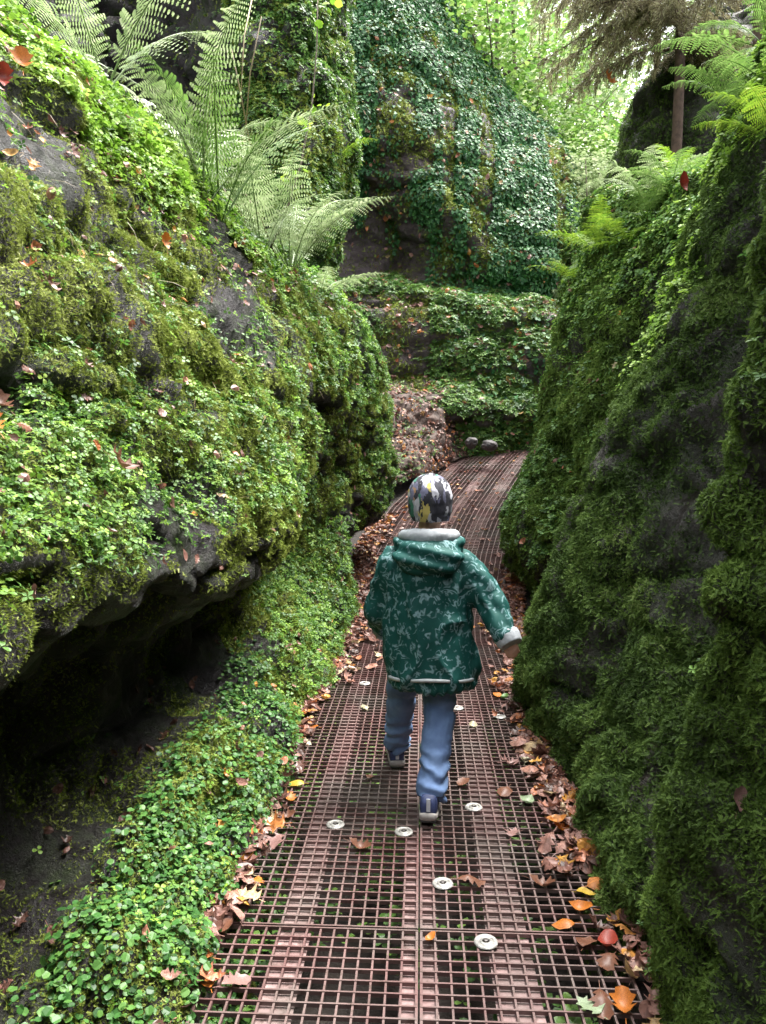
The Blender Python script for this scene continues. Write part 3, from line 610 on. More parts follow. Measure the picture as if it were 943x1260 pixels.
# ------------------------------------------------------------------ fallen leaves: meshes
def leaf_mesh(kind, curl, seed):
    rs = random.Random(seed)
    if kind == 'oval': prof = [(0, .02), (.12, .18), (.28, .30), (.48, .34), (.68, .28), (.86, .14), (1, .01)]
    elif kind == 'oak': prof = [(0, .03), (.12, .10), (.24, .24), (.34, .13), (.46, .33), (.56, .18), (.70, .34), (.80, .20), (.92, .17), (1, .03)]
    else: prof = [(0, .04), (.08, .30), (.16, .18), (.30, .22), (.42, .48), (.50, .22), (.66, .16), (.78, .28), (.82, .12), (1, .01)]
    V = []; F = []
    cols = 5
    for i, (t, w_) in enumerate(prof):
        for j in range(cols):
            s = (j-2)/2
            x = t-.5; y = s*w_*(1+.12*rs.uniform(-1, 1))
            z = curl*(abs(y)**1.5)*1.6+.25*curl*math.sin(t*5+seed)+rs.uniform(-.012, .012)+(.03 if j == 2 else 0)
            V.append((x, y, z))
    for i in range(len(prof)-1):
        for j in range(cols-1):
            a = i*cols+j; F.append([a, a+cols, a+cols+1, a+1])
    b = len(V); V += [(-.5, -.012, .01), (-.5, .012, .01), (-.78, .02, .05), (-.78, .0, .05)]; F.append([b, b+1, b+2, b+3])
    mz = min(v[2] for v in V); V = [(x, y, z-mz) for x, y, z in V]
    return V, F
LV = {k: [leaf_mesh(k, c, s) for s, c in ((1, .35), (2, .7), (3, -.4))] for k in ('oval', 'oak', 'maple')}
def litter(name, X, N, size, label, seed, group=None, lift=.0, rlo=0, rhi=1):
    rs = np.random.RandomState(seed); n = len(X); Vs = []; Ls = []; Ts = []; Rs = []; off = 0
    keys = [('oval', 0), ('oval', 1), ('oak', 0), ('oak', 1), ('maple', 0), ('maple', 1), ('oval', 2), ('oak', 2)]
    cls = rs.randint(0, len(keys), n)
    for ci, (k, j) in enumerate(keys):
        sel = cls == ci; m = sel.sum()
        if not m: continue
        TV, TF = LV[k][j]; TV = np.array(TV); kk = len(TV)
        Z = N[sel]+rs.normal(0, .28, (m, 3)); x, y, z = frame(Z, rs.normal(0, 1, (m, 3)))
        s = (size*(.6+.8*rs.rand(m)))[:, None, None]
        L_ = TV[None]*s
        V = X[sel][:, None]+N[sel][:, None]*(.004+lift*rs.rand(m)[:, None, None])+x[:, None]*L_[..., :1]+y[:, None]*L_[..., 1:2]+z[:, None]*L_[..., 2:]
        fl = np.array([i for f in TF for i in f])
        Vs.append(V.reshape(-1, 3)); Ls.append((fl[None]+np.arange(m)[:, None]*kk+off).ravel()); Ts.append(np.tile([len(f) for f in TF], m))
        Rs.append(np.repeat(np.clip(rlo+(rhi-rlo)*rs.rand(m), 0, 1), kk)); off += m*kk
    me = raw_mesh(name, np.concatenate(Vs), np.concatenate(Ls), np.concatenate(Ts), False, np.concatenate(Rs))
    o = link(name, me, None, M['litter']); tag(o, label, 'leaf litter', group, 'stuff'); return o
# litter along both edges of the walkway
def edge_pts(side, n, y0, y1, spread, off, seed, dens=None):
    rs = np.random.RandomState(seed); out = []
    while len(out) < n:
        y = rs.uniform(y0, y1)
        if dens is not None and rs.rand() > dens(y): continue
        d = abs(rs.normal(0, spread))
        x = xc(y)+side*(hw(y)+off-d)
        out.append((x, y, zp(y)+.004+.02*rs.rand()))
    return np.array(out)
up3 = lambda n: np.tile([0, 0, 1.], (n, 1))
P_ = edge_pts(-1, 210, 2.1, 4.6, .035, .03, 1); litter('leaf_litter', P_, up3(len(P_)), .065, 'brown and orange fallen leaves along the left edge of the walkway', 1)
P_ = edge_pts(-1, 1500, 4.2, 9.6, .12, .08, 2, lambda y: ss(y, 4.0, 6.5)+.15); litter('leaf_litter', P_, up3(len(P_)), .07, 'thick pinkish brown leaf litter on the left verge beyond the child', 2)
P_ = edge_pts(1, 330, 2.35, 4.4, .06, .03, 3, lambda y: .35+.65*abs(math.sin(y*2.3))); litter('leaf_litter', P_, up3(len(P_)), .07, 'damp fallen leaves in drifts along the right edge of the walkway near the mossy foot', 3)
P_ = edge_pts(1, 950, 4.2, 7.6, .11, .2, 4); litter('leaf_litter', P_, up3(len(P_)), .07, 'orange brown leaf litter along the right edge beside the bulging rock', 4, rlo=.2)
P_ = edge_pts(1, 75, 1.45, 2.5, .035, .07, 14); litter('leaf_litter', P_, up3(len(P_)), .06, 'wet leaves wedged between the near grating edge and the right rock', 14)
P_ = edge_pts(-1, 60, 1.45, 2.3, .03, .05, 15); litter('leaf_litter', P_, up3(len(P_)), .06, 'wet leaves wedged between the near grating edge and the left ledge', 15)
X, N = sample('L', 45, lambda P, N: (P[:, 0] < -.86)*(P[:, 2] < .5)*ss(N[:, 2], 0, .4), 12); litter('leaf_litter', X, N, .045, 'dark old leaves in the hollow under the left rock wall', 16, lift=.01, rhi=.5)
rs = np.random.RandomState(9); n = 420; yy = rs.uniform(4.5, 13.5, n); xx = np.array([xc(y)+rs.uniform(-1, 1)*hw(y) for y in yy]); P_ = np.stack([xx, yy, [zp(y)+.006 for y in yy]], 1)
litter('leaf_litter', P_, up3(n), .055, 'scattered small leaves on the far bend of the walkway', 5, rlo=.3)
X, N = sample('bank', 330, lambda P, N: .35+.65*ss(fbm(P, 1.5, 3, 8), -.2, .2), 7); litter('leaf_litter', X, N, .055, 'reddish brown leaf litter covering the earth bank beyond the child', 6, lift=.03)
X, N = sample('terr', 60, lambda P, N: ss(N[:, 2], .0, .5)*(P[:, 1] < 14.6), 8); litter('leaf_litter', X, N, .09, 'leaves caught on the low rock step', 7, lift=.05, rlo=.3)
X, N = sample('L', 190, lambda P, N: (1-(P[:, 0] < -.78)*(P[:, 2] < .9))*ss(N[:, 2], .1, .5)*(P[:, 0] > -2.6)*(.35+ss(P[:, 2], 2, 2.5)), 9); litter('leaf_litter', X, N, .038, 'fallen leaves caught among the herbs on the left rock wall', 8, lift=.03, rlo=.2)
X, N = sample('ivy', 5, lambda P, N: (P[:, 2] < 9)*1., 10); litter('leaf_litter', X, N, .10, 'dead leaves caught in the ivy on the boulder', 9, lift=.12, rlo=.4)
X, N = sample('R3', 14, lambda P, N: ss(N[:, 2], .05, .4)*(P[:, 0] < 2.3), 11); litter('leaf_litter', X, N, .055, 'fallen leaves lodged on the leaning rock on the right', 10, lift=.02, rlo=.2)
for i_, yy_ in enumerate(()): pass

# ------------------------------------------------------------------ individual leaves on the walkway
LC = {
 'orange': ((.62, .20, .03), 'orange'), 'yellow': ((.62, .42, .05), 'yellow'), 'brown': ((.20, .085, .05), 'brown'), 'pink': ((.34, .19, .17), 'pinkish tan'),
 'green': ((.13, .30, .06), 'green'), 'cream': ((.50, .46, .30), 'cream'), 'red': ((.36, .05, .03), 'red'), 'pale': ((.36, .46, .28), 'pale green'),
}
LM = {}
def leaf_obj(kind, j, colr, loc, size, rz, label, tilt=(0, 0), group='fallen leaves lying on the walkway', name='fallen_leaf'):
    key = (kind, j, colr)
    if key not in LM:
        mk = 'leaf_'+colr
        mt = bpy.data.materials.get(mk)
        if not mt: mt = mat_leaf(mk, [(0, tuple(c*.4 for c in LC[colr][0])), (1, tuple(c*.85 for c in LC[colr][0]))], .45, .15, .35, .6)
        V, F = LV[kind][j]; me = py_mesh('fallen_leaf', V, F, True, [random.uniform(.7, 1) for _ in V]); me.materials.append(mt); LM[key] = me
    o = bpy.data.objects.new(name, LM[key]); C.objects.link(o)
    o.location = loc; o.scale = (size,)*3; o.rotation_euler = (tilt[0], tilt[1], rz); tag(o, label, 'leaf', group); return o
KINDN = {'oval': 'oval', 'oak': 'lobed', 'maple': 'pointed'}
spec = [ # px, py, kind, colour, size px, label
 (257,1224,'oval','orange',.075,'bright orange leaf lying flat at the lower left corner of the walkway'),
 (228,1246,'oak','pink',.09,'curled grey pink leaf at the lower left corner below the orange one'),
 (205,1252,'oval','brown',.09,'dark brown leaf at the foot of the ledge, lower left corner'),
 (290,1215,'oak','pink',.085,'pale tan leaf just right of the bright orange leaf'),
 (272,1160,'oval','brown',.08,'upright brown leaf against the ledge at the left edge of the grating'),
 (316,1099,'oak','orange',.07,'tan orange leaf alone on the left edge of the grating'),
 (338,1042,'maple','pink',.085,'large tan pink leaf on the left edge between the washers and the ledge'),
 (352,1008,'oak','brown',.07,'brown leaf just beyond the large tan pink leaf on the left edge'),
 (364,967,'oval','yellow',.075,'yellow leaf on the left edge level with the rear shoe'),
 (357,985,'oak','orange',.07,'rusty leaf touching the yellow leaf on the left edge'),
 (383,903,'oval','orange',.07,'orange leaf on the left edge of the grating level with the far shoe'),
 (376,918,'oval','cream',.07,'cream leaf on the left edge among brown ones'),
 (423,809,'oval','green',.10,'green leaf on the left edge level with the jacket hem'),
 (443,1049,'oak','brown',.08,'brown leaf on the centre of the grating below two washers'),
 (580,1094,'oak','brown',.09,'brown lobed leaf right of the washer in front of the shoe'),
 (570,968,'oval','brown',.075,'curled brown leaf right of the heel on the grating'),
 (582,899,'oval','cream',.06,'narrow cream leaf right of the jeans'),
 (449,873,'oak','cream',.07,'pale leaf on the grating left of the jeans'),
 (632,1033,'maple','pink',.075,'pink leaf on the grating right of the shoe'),
 (648,990,'oval','pale',.08,'pale green leaf lying on the right part of the grating'),
 (621,978,'oval','brown',.085,'long brown leaf left of the pale green leaf'),
 (670,1000,'oak','pink',.10,'large pink brown leaf right of the pale green leaf'),
 (676,977,'oval','orange',.085,'orange leaf at the right edge below the mossy foot'),
 (697,1010,'oval','green',.09,'dark green leaf at the right edge against the moss'),
 (722,1104,'oval','yellow',.06,'round yellow leaf on the right part of the grating'),
 (715,1127,'oval','orange',.07,'orange leaf just below the round yellow leaf'),
 (693,1148,'oval','orange',.065,'deep orange leaf left of the brown leaves on the right'),
 (759,1080,'oval','orange',.09,'long orange brown leaf at the right edge on the leaf drift'),
 (667,1100,'oak','brown',.085,'reddish brown leaf left of the round yellow leaf'),
 (680,1070,'oak','orange',.075,'tan orange leaf left of the leaf drift on the right'),
 (722,1165,'oval','brown',.085,'dark brown leaf in the lower right of the grating'),
 (748,1170,'oval','red',.08,'red brown leaf in the lower right beside the dark brown one'),
 (748,1192,'oak','brown',.08,'crumpled brown leaf nearest the lower right corner'),
 (724,1250,'maple','pale',.075,'pale green leaf at the bottom edge of the photo'),
 (768,1252,'oak','orange',.09,'tan leaf in the bottom right corner of the walkway'),
 (740,1250,'oak','brown',.09,'brown leaf beside the pale green leaf at the bottom edge'),
 (700,1040,'maple','pink',.10,'large pink leaf on top of the right leaf drift'),
 (690,1025,'oak','orange',.09,'orange brown leaf at the top of the right leaf drift'),
 (735,1068,'maple','pink',.11,'broad pinkish leaf at the middle of the right leaf drift'),
 (712,1055,'oval','brown',.10,'brown leaf across the right leaf drift'),
 (628,942,'maple','pink',.09,'pink leaf on the right edge below the arm'),
 (640,925,'oak','brown',.09,'brown leaf on the right edge against the mossy foot'),
 (648,940,'oval','cream',.07,'cream leaf on the right edge against the mossy foot'),
 (621,862,'oval','green',.07,'small green leaf at the right edge below the cuff'),
 (628,875,'maple','pink',.09,'pale pink leaf right of the small green leaf'),
 (612,858,'oval','orange',.07,'orange leaf at the right edge below the cuff'),
 (427,745,'oval','cream',.06,'cream leaf on the left verge beside the elbow'),
 (447,716,'oak','orange',.09,'tan orange leaf on the left verge beside the shoulder'),
 (455,960,'oval','brown',.05,'tiny brown leaf between the washers and the far shoe'),
 (530,1165,'oval','orange',.04,'tiny orange leaf on the centre seam of the grating'),
]
for i, (px, py, k, c, s, lab) in enumerate(spec):
    p = on_ground(px, py); p.z = zp(p.y)+.005
    p.x = min(max(p.x, -.62), .60)
    leaf_obj(k, i % 3, c, p, s, random.uniform(0, 6.28), lab, (random.uniform(-.15, .15), random.uniform(-.15, .15)))
o = leaf_obj('oval', 0, 'orange', at(745, 950, 2.72)+Vector((-.05, -.06, 0)), .05, .5, 'single orange leaf stuck on the mossy foot of the tall rock', (1.2, .3), None)
leaf_obj('oval', 1, 'red', at(838, 225, 3.3), .08, .3, 'dark red leaf hanging on the crest of the right rock under the ferns', (1.3, 1.3), None)
leaf_obj('oak', 1, 'pink', at(938, 985, 1.45)+Vector((-.05, 0, 0)), .055, 1, 'big pale brown leaf stuck on the rock at the right edge of the photo', (1.0, -.6), None)
leaf_obj('maple', 1, 'brown', at(118, 572, 2.0)+Vector((.08, -.03, 0)), .09, 1, 'crumpled pinkish brown leaf on the leafy shelf of the left wall', (.7, .4), None)
for px, py, Y, c, s, lab in ((38,80,2.3,'orange',.10,'large rusty orange leaf at the top left corner among bright herbs'), (10,86,2.2,'red',.08,'dark red brown leaf at the left edge beside the rusty orange one'),
                             (205,283,3.2,'orange',.07,'orange leaf in the middle of the upper left slope'), (8,515,1.8,'orange',.075,'orange brown leaf at the left edge of the leafy shelf'), (20,498,1.9,'brown',.08,'brown leaf at the left edge above the orange brown one')):
    # rest on the wall surface: nearest surface point to the viewing direction
    P, N, q = SURF['L']; r = np.array(ray(px, py)); r = r/np.linalg.norm(r); D = P-np.array([0, 0, H]); t = D@r
    off = np.linalg.norm(D-t[:, None]*r, axis=1)+(t < .5)*9; idx = np.where(off < .06)[0]; k_ = idx[np.argmin(t[idx])] if len(idx) else off.argmin()
    o = leaf_obj('oak' if c != 'red' else 'oak', 1, c, P[k_]+N[k_]*.03, s, 0, lab, (0, 0), None)
    o.rotation_euler = (Vector(N[k_])+Vector((0, -.5, .3))).to_track_quat('Z', 'X').to_euler()

# ------------------------------------------------------------------ ground and walkway
gx = np.array([-60, -20, -8, -4, -2, -1, -.6, 0, .6, 1, 2, 4, 8, 20, 60.]); gy = np.concatenate([np.arange(-10, 16, 1.), [17, 18, 20, 24, 30, 45, 80, 200]])
V = []; F = []
for y in gy:
    for x in gx: V.append((x, y, zp(min(y, 20))-.46+(max(0, y-18)*.02)))
nx = len(gx)
for i in range(len(gy)-1):
    for j in range(nx-1): F.append([i*nx+j, i*nx+j+1, (i+1)*nx+j+1, (i+1)*nx+j])
o = link('ground', py_mesh('ground', V, F, True), None, M['soil']); tag(o, kind='structure')
# wooded hillside far behind
hx = np.linspace(-60, 70, 90); hy = np.linspace(17, 90, 60); GX, GY = np.meshgrid(hx, hy, indexing='ij')
Pn = np.stack([GX.ravel(), GY.ravel(), GX.ravel()*0], 1)
hz = 2.0+np.clip(GY.ravel()-18, 0, 99)*.14+np.clip(np.abs(GX.ravel()-4.5)-2, 0, 99)*.32*ss(GY.ravel(), 16, 22)+1.2*fbm(Pn, .08, 3, 3)
hz = np.where(np.abs(GX.ravel()) > 30, hz, hz)
V = np.stack([GX.ravel(), GY.ravel(), hz], 1); i = np.arange(89*59); r, c = i//59, i % 59
q = np.stack([r*60+c, (r+1)*60+c, (r+1)*60+c+1, r*60+c+1], 1)
o = link('hill', raw_mesh('hill', V, q.ravel(), np.full(len(q), 4), True), None, M['hill']); tag(o, kind='structure')
SURF['hill'] = (V, np.tile([0, 0, 1.], (len(V), 1)), q)
# verge strips between grating and rock
for side in (-1, 1):
    V = []; F = []; ys = np.arange(-3, 16.01, .25); cols = ((.012, -.46), (.014, -.03), (.25, .0), (.9, .03), (2.0, .05))
    for y in ys:
        for d, z in cols: V.append((xc(y)+side*(hw(y)+d), y, zp(y)+z+(random.uniform(-.012, .012) if d > .02 else 0)-.006))
    k = len(cols)
    for i in range(len(ys)-1):
        for j in range(k-1):
            f = [i*k+j, i*k+j+1, (i+1)*k+j+1, (i+1)*k+j]; F.append(f if side > 0 else f[::-1])
    o = link('path_verge', py_mesh('path_verge', V, F), None, M['soil']); tag(o, kind='structure')

def pmap(u, y, z): return (xc(y)+u*hw(y)/.55, y, zp(y)+z)
def strip_box(V, F, u0, u1, y0, y1, z0, z1, along):
    """thin bar following the walkway; 'along' bars are subdivided every 0.5 m"""
    ysn = np.linspace(y0, y1, max(2, int((y1-y0)/.5)+1)) if along else [y0, y1]
    if not along:
        b = len(V)
        for u in (u0, u1):
            for y in (y0, y1):
                for z in (z0, z1): V.append(pmap(u, y, z))
        for f in ((0, 1, 3, 2), (4, 6, 7, 5), (0, 4, 5, 1), (2, 3, 7, 6), (0, 2, 6, 4), (1, 5, 7, 3)): F.append([b+i for i in f])
        return
    b = len(V)
    for y in ysn:
        for u, z in ((u0, z0), (u1, z0), (u1, z1), (u0, z1)): V.append(pmap(u, y, z))
    for i in range(len(ysn)-1):
        for k in range(4):
            k2 = (k+1) % 4; F.append([b+i*4+k, b+i*4+k2, b+(i+1)*4+k2, b+(i+1)*4+k])
    F.append([b, b+3, b+2, b+1]); e = b+(len(ysn)-1)*4; F.append([e, e+1, e+2, e+3])
seams = [.07, 2.07, 4.07, 6.07, 8.07, 10.07, 12.07, 14.07, 16.0]
PNL = {}
desc = ['nearest the camera, at the bottom edge of the photo', 'in the foreground', 'directly under the walking child', 'just beyond the child', 'where the path starts to bend', 'halfway round the bend', 'at the far rise of the path', 'at the very end of the visible path']
plates = {-1: [(-.395, -.305), (-.05, -.004)], 1: [(.004, .05), (.19, .305)]}
desc[1] = 'in the foreground, just short of the child'
for si in range(len(seams)-1):
    y0, y1 = seams[si]+.003, seams[si+1]-.003
    for side in (-1, 1):
        root = empty('grating_panel', (0, 0, 0)); PNL[(si, side)] = root
        tag(root, f"{'left' if side < 0 else 'right'} rust red grating panel {desc[si]}", 'grating', 'steel grating panels of the walkway')
        V = []; F = []; a, b_ = (-.55, -.003) if side < 0 else (.003, .55)
        n = 14; step = (b_-a-.006)/n
        for k in range(n+1):
            u = a+k*step; thick = .0056 if 0 < k < n else .0070
            strip_box(V, F, u, u+thick, y0, y1, -.013, 0 if k in (0, n) else -.001, True)
        sp = .042 if y0 < 8 else .06
        m_ = int((y1-y0)/sp); sp = (y1-y0-.006)/m_
        for k in range(m_+1):
            yy_ = y0+k*sp; strip_box(V, F, a+.001, b_-.001, yy_, yy_+.0050, -.010, .0012, False)
        link('bars', py_mesh('bars', V, F), root, M['grate'])
        for (p0, p1) in plates[side]:
            V = []; F = []; strip_box(V, F, p0, p1, y0+.004, y1-.004, -.019, -.0142, True)
            link('support_plate', py_mesh('support_plate', V, F), root, M['plate'])
def ring_mesh():
    V = []; F = []; n = 28
    prof = [(.0105, .001), (.0105, .006), (.017, .006), (.018, .003), (.021, .003), (.022, .0055), (.031, .0045), (.033, .001)]
    for r, z in prof:
        for k in range(n): V.append((r*math.cos(2*PI*k/n), r*math.sin(2*PI*k/n), z))
    for i in range(len(prof)-1):
        for k in range(n): F.append([i*n+k, i*n+(k+1) % n, (i+1)*n+(k+1) % n, (i+1)*n+k][::-1])
    return py_mesh('washer', V, F, True)
RING = ring_mesh(); RING.materials.append(M['washer'])
mb = MB(); mb.rings([((0, 0, -.02), .008, .008, None), ((0, 0, .009), .008, .008, None), ((0, 0, .010), .006, .006, None)], 6); BOLT = py_mesh('bolt', mb.V, mb.F); BOLT.materials.append(M['bolt'])
for px, py in ((413,1019), (497,1028), (583,995), (545,1090), (598,1167), (449,843), (563,873), (615,883)):
    p = on_ground(px, py); si = max(i for i in range(len(seams)) if seams[i] <= p.y); side = -1 if p.x < xc(p.y) else 1
    wsh = link('washer', RING, PNL[(si, side)]); wsh.location = (p.x, p.y, zp(p.y)+.001)
    blt = link('bolt', BOLT, wsh)
# seedlings in the pit under the grating
rs = np.random.RandomState(5); n = 800; cx = rs.uniform(-.5, .5, (60, 2)); cx[:, 1] = rs.uniform(1.7, 4.6, 60); cx = cx[rs.randint(0, 60, n)]+rs.normal(0, .04, (n, 2))
P_ = np.stack([cx[:, 0], cx[:, 1], -.16-.16*rs.rand(n)], 1); P_ = P_[np.abs(P_[:, 0]) < .53]
o = scatter('seedlings', P_, up3(len(P_)), .03, tri_clover(), M['herb'], .8, .3, .5, seed=99); tag(o, 'small green seedlings growing in the dark under the grating', 'plants', None, 'stuff')

# stones at the bend
def stone(px, py, Y, r, lab):
    c_ = at(px, py, Y); bm = bmesh.new(); bmesh.ops.create_icosphere(bm, subdivisions=4, radius=1)
    P = np.array([v.co[:] for v in bm.verts]); d = 1+.35*fbm(P+px, 1.2, 3, 3)+.08*fbm(P+px, 5, 2, 4)
    for v, k in zip(bm.verts, d): v.co = Vector((v.co.x*r[0]*k, v.co.y*r[1]*k, v.co.z*r[2]*k))
    me = bpy.data.meshes.new('stone'); bm.to_mesh(me); bm.free()
    for p in me.polygons: p.use_smooth = True
    o = link('stone', me, None, M['stone']); o.location = (c_.x, c_.y, c_.z); tag(o, lab, 'stone'); return o
stone(580, 545, 11.9, (.10, .10, .09), 'dark round stone at the bend, left one by the earth bank')
stone(602, 548, 11.9, (.12, .10, .08), 'grey elongated stone at the bend, right of the round one')

# ------------------------------------------------------------------ ferns
def snap(px, py, keys, dY=None, sink=.02, rad=.05):
    best = None; r = np.array(ray(px, py)); r = r/np.linalg.norm(r)
    for rad_ in (rad, rad*2.5, rad*6):
        for key in keys:
            P, N, q = SURF[key]; D = P-np.array([0, 0, H]); t = D@r
            off = np.linalg.norm(D-t[:, None]*r, axis=1); ok = np.where((off < rad_)*(t > .8))[0]
            if len(ok):
                k = ok[np.argmin(t[ok])]
                if best is None or t[k] < best[0]: best = (t[k], P[k]-N[k]*sink)
        if best: return Vector(best[1])
    return at(px, py, dY or 6)
def frond_mesh(name, mat, Lg=.6, width=.22, droop=.9, npin=22, lean=1.2, seed=0, fine=True):
    rs = random.Random(seed); V = []; F = []; R = []
    pts = []; p = Vector((0, 0, 0)); ang = lean
    m = 24
    for i in range(m+1):
        pts.append(p.copy()); a = ang-droop*(i/m)**1.5*1.9; p = p+Vector((math.cos(a), 0, math.sin(a)))*(Lg/m)
    mb = MB(); mb.tube(pts, [.0035*(1-.8*i/m)*(Lg/.6) for i in range(m+1)], 5)
    V += mb.V; F += mb.F; R += [.2]*len(V)
    for k in range(npin):
        t = .2+.8*k/npin; fi = t*m; i = min(int(fi), m-1); P0 = pts[i].lerp(pts[i+1], fi-i); T = (pts[i+1]-pts[i]).normalized()
        Lp = rs.uniform(.82, 1.12)*width*(math.sin(PI*min(1, (t-.12)/.88)**.75)**.8)*(1-.25*t)+.01
        up = Vector((0, 1, 0)).cross(T)*-1
        for sg in (-1, 1):
            D = (Vector((0, sg, 0))+T*rs.uniform(.2, .5)+up*rs.uniform(-.35, .25)).normalized(); S = D.cross(up).normalized()
            nl = 8 if fine else 5; rr = rs.random()
            for j in range(nl):
                f0 = j/nl; q0 = P0+D*Lp*f0-up*(.35*Lp*f0*f0); wv = min(.016, Lp*.13)*(1-.7*f0)+.0015
                for s2 in (-1, 1):
                    b = len(V); dd = D*.5
                    V += [tuple(q0), tuple(q0+S*s2*wv+dd*wv*.5), tuple(q0+S*s2*wv*.7+D*(Lp/nl*.55)), tuple(q0+D*Lp/nl*.6)]
                    R += [min(1, max(0, rr*.6+.4*rs.random()))]*4; F.append([b, b+1, b+2, b+3])
    me = py_mesh(name, V, F, False, R); me.materials.append(mat); return me
FM = {}
def fern(loc, n, Lg, mat, label, seed, lean=(1.0, 1.35), droop=.8, az=None, group='ferns growing on the rocks', crown=True, width=.092, scale_to=1.0):
    rs = random.Random(seed); root = empty('fern', loc); tag(root, label, 'fern', group)
    crown = crown and seed == 1
    for v in range(3):
        if (mat, v, round(Lg, 2), round(droop, 2), lean) not in FM:
            FM[(mat, v, round(Lg, 2), round(droop, 2), lean)] = frond_mesh('frond', M[mat], Lg, width*Lg/.6, droop*(.8+.25*v), 34, lean[0]+(lean[1]-lean[0])*v/2, v+seed)
    for i in range(n):
        v = rs.randint(0, 2); o = link('frond', FM[(mat, v, round(Lg, 2), round(droop, 2), lean)], root)
        a = rs.uniform(*az) if az else 2*PI*i/n+rs.uniform(-.3, .3)
        o.rotation_euler = (rs.uniform(-.2, .2), rs.uniform(-.15, .15), a); s = rs.uniform(.75, 1.1)*scale_to; o.scale = (s, s, s)
    if crown:
        mb = MB(); mb.ellipsoid((0, 0, -.015), (.022*Lg/.6, .022*Lg/.6, .03*Lg/.6), None, 10, 7); 
        for k_ in range(60):
            a_ = rs.uniform(0, 6.28); e_ = rs.uniform(-.1, 1.3); d_ = Vector((math.cos(a_)*math.cos(e_), math.sin(a_)*math.cos(e_), math.sin(e_))); mb.tube([d_*.012, d_*.06*Lg], [.006, .001], 4)
        mb.build('crown', M['scale'], root, True)
    return root
fern(snap(361, 330, ('L',)), 13, .95, 'fern_pale', 'large pale fern with brown crown at the end of the left wall', 1, (1.0, 1.4), .72)
fern(snap(400, 362, ('L',)), 6, .5, 'fern_pale', 'small pale fern drooping beneath the large one on the left wall', 2, (.5, .8), .6)
fern(snap(262, 245, ('L',)), 7, 1.0, 'fern_pale', 'tall upright fern against the outcrop, left of the large pale fern', 3, (1.1, 1.45), .55)
fern(snap(305, 275, ('L',)), 6, .95, 'fern', 'tall mid green fern between the two pale ferns on the left', 4, (1.2, 1.5), .5)
fern(snap(418, 205, ('bl',)), 5, .6, 'fern_bright', 'small yellow green fern beside the ivy boulder', 5, (.7, 1.1), .6)
fern(snap(338, 318, ('L',)), 5, .8, 'fern_pale', 'pale fern half hidden behind the large one', 6, (.9, 1.3), .6)
fern(snap(790, 250, ('R3', 'R2')), 8, .75, 'fern_pale', 'silvery arching fern on the right crest below the dark crag', 7, (.5, .95), .6)
fern(snap(728, 318, ('R3',)), 8, .55, 'fern_bright', 'bright green fern on the right crest above the leaning rock', 8, (.6, 1.0), .55)
fern(snap(688, 368, ('terr',)), 7, .6, 'fern_pale', 'small grey green fern drooping at the foot of the ivy boulder, right end', 9, (.6, 1.1), .8)
fern(snap(850, 160, ('R2',)), 8, .42, 'fern_bright', 'yellow green fern on the right crest under the dark overhanging fronds', 10, (.5, 1.0), .5)
fern(snap(815, 232, ('R2', 'R3')), 8, .5, 'fern', 'green fern on the right crest beside the yellow green one', 11, (.4, 1.0), .6)
fern(snap(900, 82, ('R2',)), 9, .5, 'fern', 'dark green fern overhanging the top right corner', 12, (.3, .9), .6)
fern(snap(770, 300, ('R2', 'R3')), 8, .42, 'fern_bright', 'low bright fern in the middle of the right crest', 13, (.4, .9), .6)
fern(snap(712, 300, ('ivy',)), 6, .6, 'fern_pale', 'pale fern on the right end of the ivy boulder', 14, (.6, 1.1), .8)
fern(snap(165, 95, ('L',)), 5, .8, 'fern_pale', 'pale arching fern in front of the dark hollow at the upper left', 15, (.9, 1.2), .6)

for i_, (px, py, L_, mt, lab) in enumerate(((700,345,.45,'fern_bright','lowest bright fern on the right crest, nearest the ivy boulder'),(752,285,.4,'fern_bright','bright fern just above the lowest ones on the right crest'),(795,262,.38,'fern','small green fern between the silvery fern and the rock face'),(830,205,.36,'fern_bright','small yellow green fern below the dark red leaf'),(868,128,.36,'fern','green fern high on the tall right rock'),(925,60,.45,'fern','topmost fern at the right edge of the photo'))):
    fern(snap(px, py, ('R2', 'R3')), 8, L_, mt, lab, 20+i_, (.4, 1.1), .6)
# sapling with a thin bare stem
sp = empty('sapling', at(330, 312, 4.7)); tag(sp, 'thin leafy sapling stem rising in front of the large pale fern', 'sapling')
base = at(330, 312, 4.7); pts = [at(330,312,4.7), at(352,262,4.7), at(371,200,4.7), at(384,130,4.7), at(390,60,4.7), at(392,-40,4.7)]
mb = MB(); mb.tube([p-base for p in pts], [.008, .007, .006, .005, .004, .003], 6); mb.build('stem', M['bark'], sp, True)
V = []; F = []; R = []
rs = random.Random(4)
for px, py, k in ((352,228,7), (366,215,5), (385,160,6), (372,150,4), (392,130,4), (405,5,5), (398,20,4)):
    for _ in range(k):
        c_ = at(px+rs.uniform(-12, 12), py+rs.uniform(-9, 9), 4.7+rs.uniform(-.06, .06))-base; s = rs.uniform(.03, .06)
        E_ = Euler((rs.uniform(-.9, .9), rs.uniform(-.9, .9), rs.uniform(0, 6.3))).to_matrix(); TV, TF = scallop(); b = len(V)
        for v in TV: V.append(tuple(c_+E_ @ (Vector(v)*s)))
        F += [[b+i for i in f] for f in TF]; R += [rs.random()]*len(TV)
link('leaves', py_mesh('leaves', V, F, False, R), sp, M['fern_bright'])
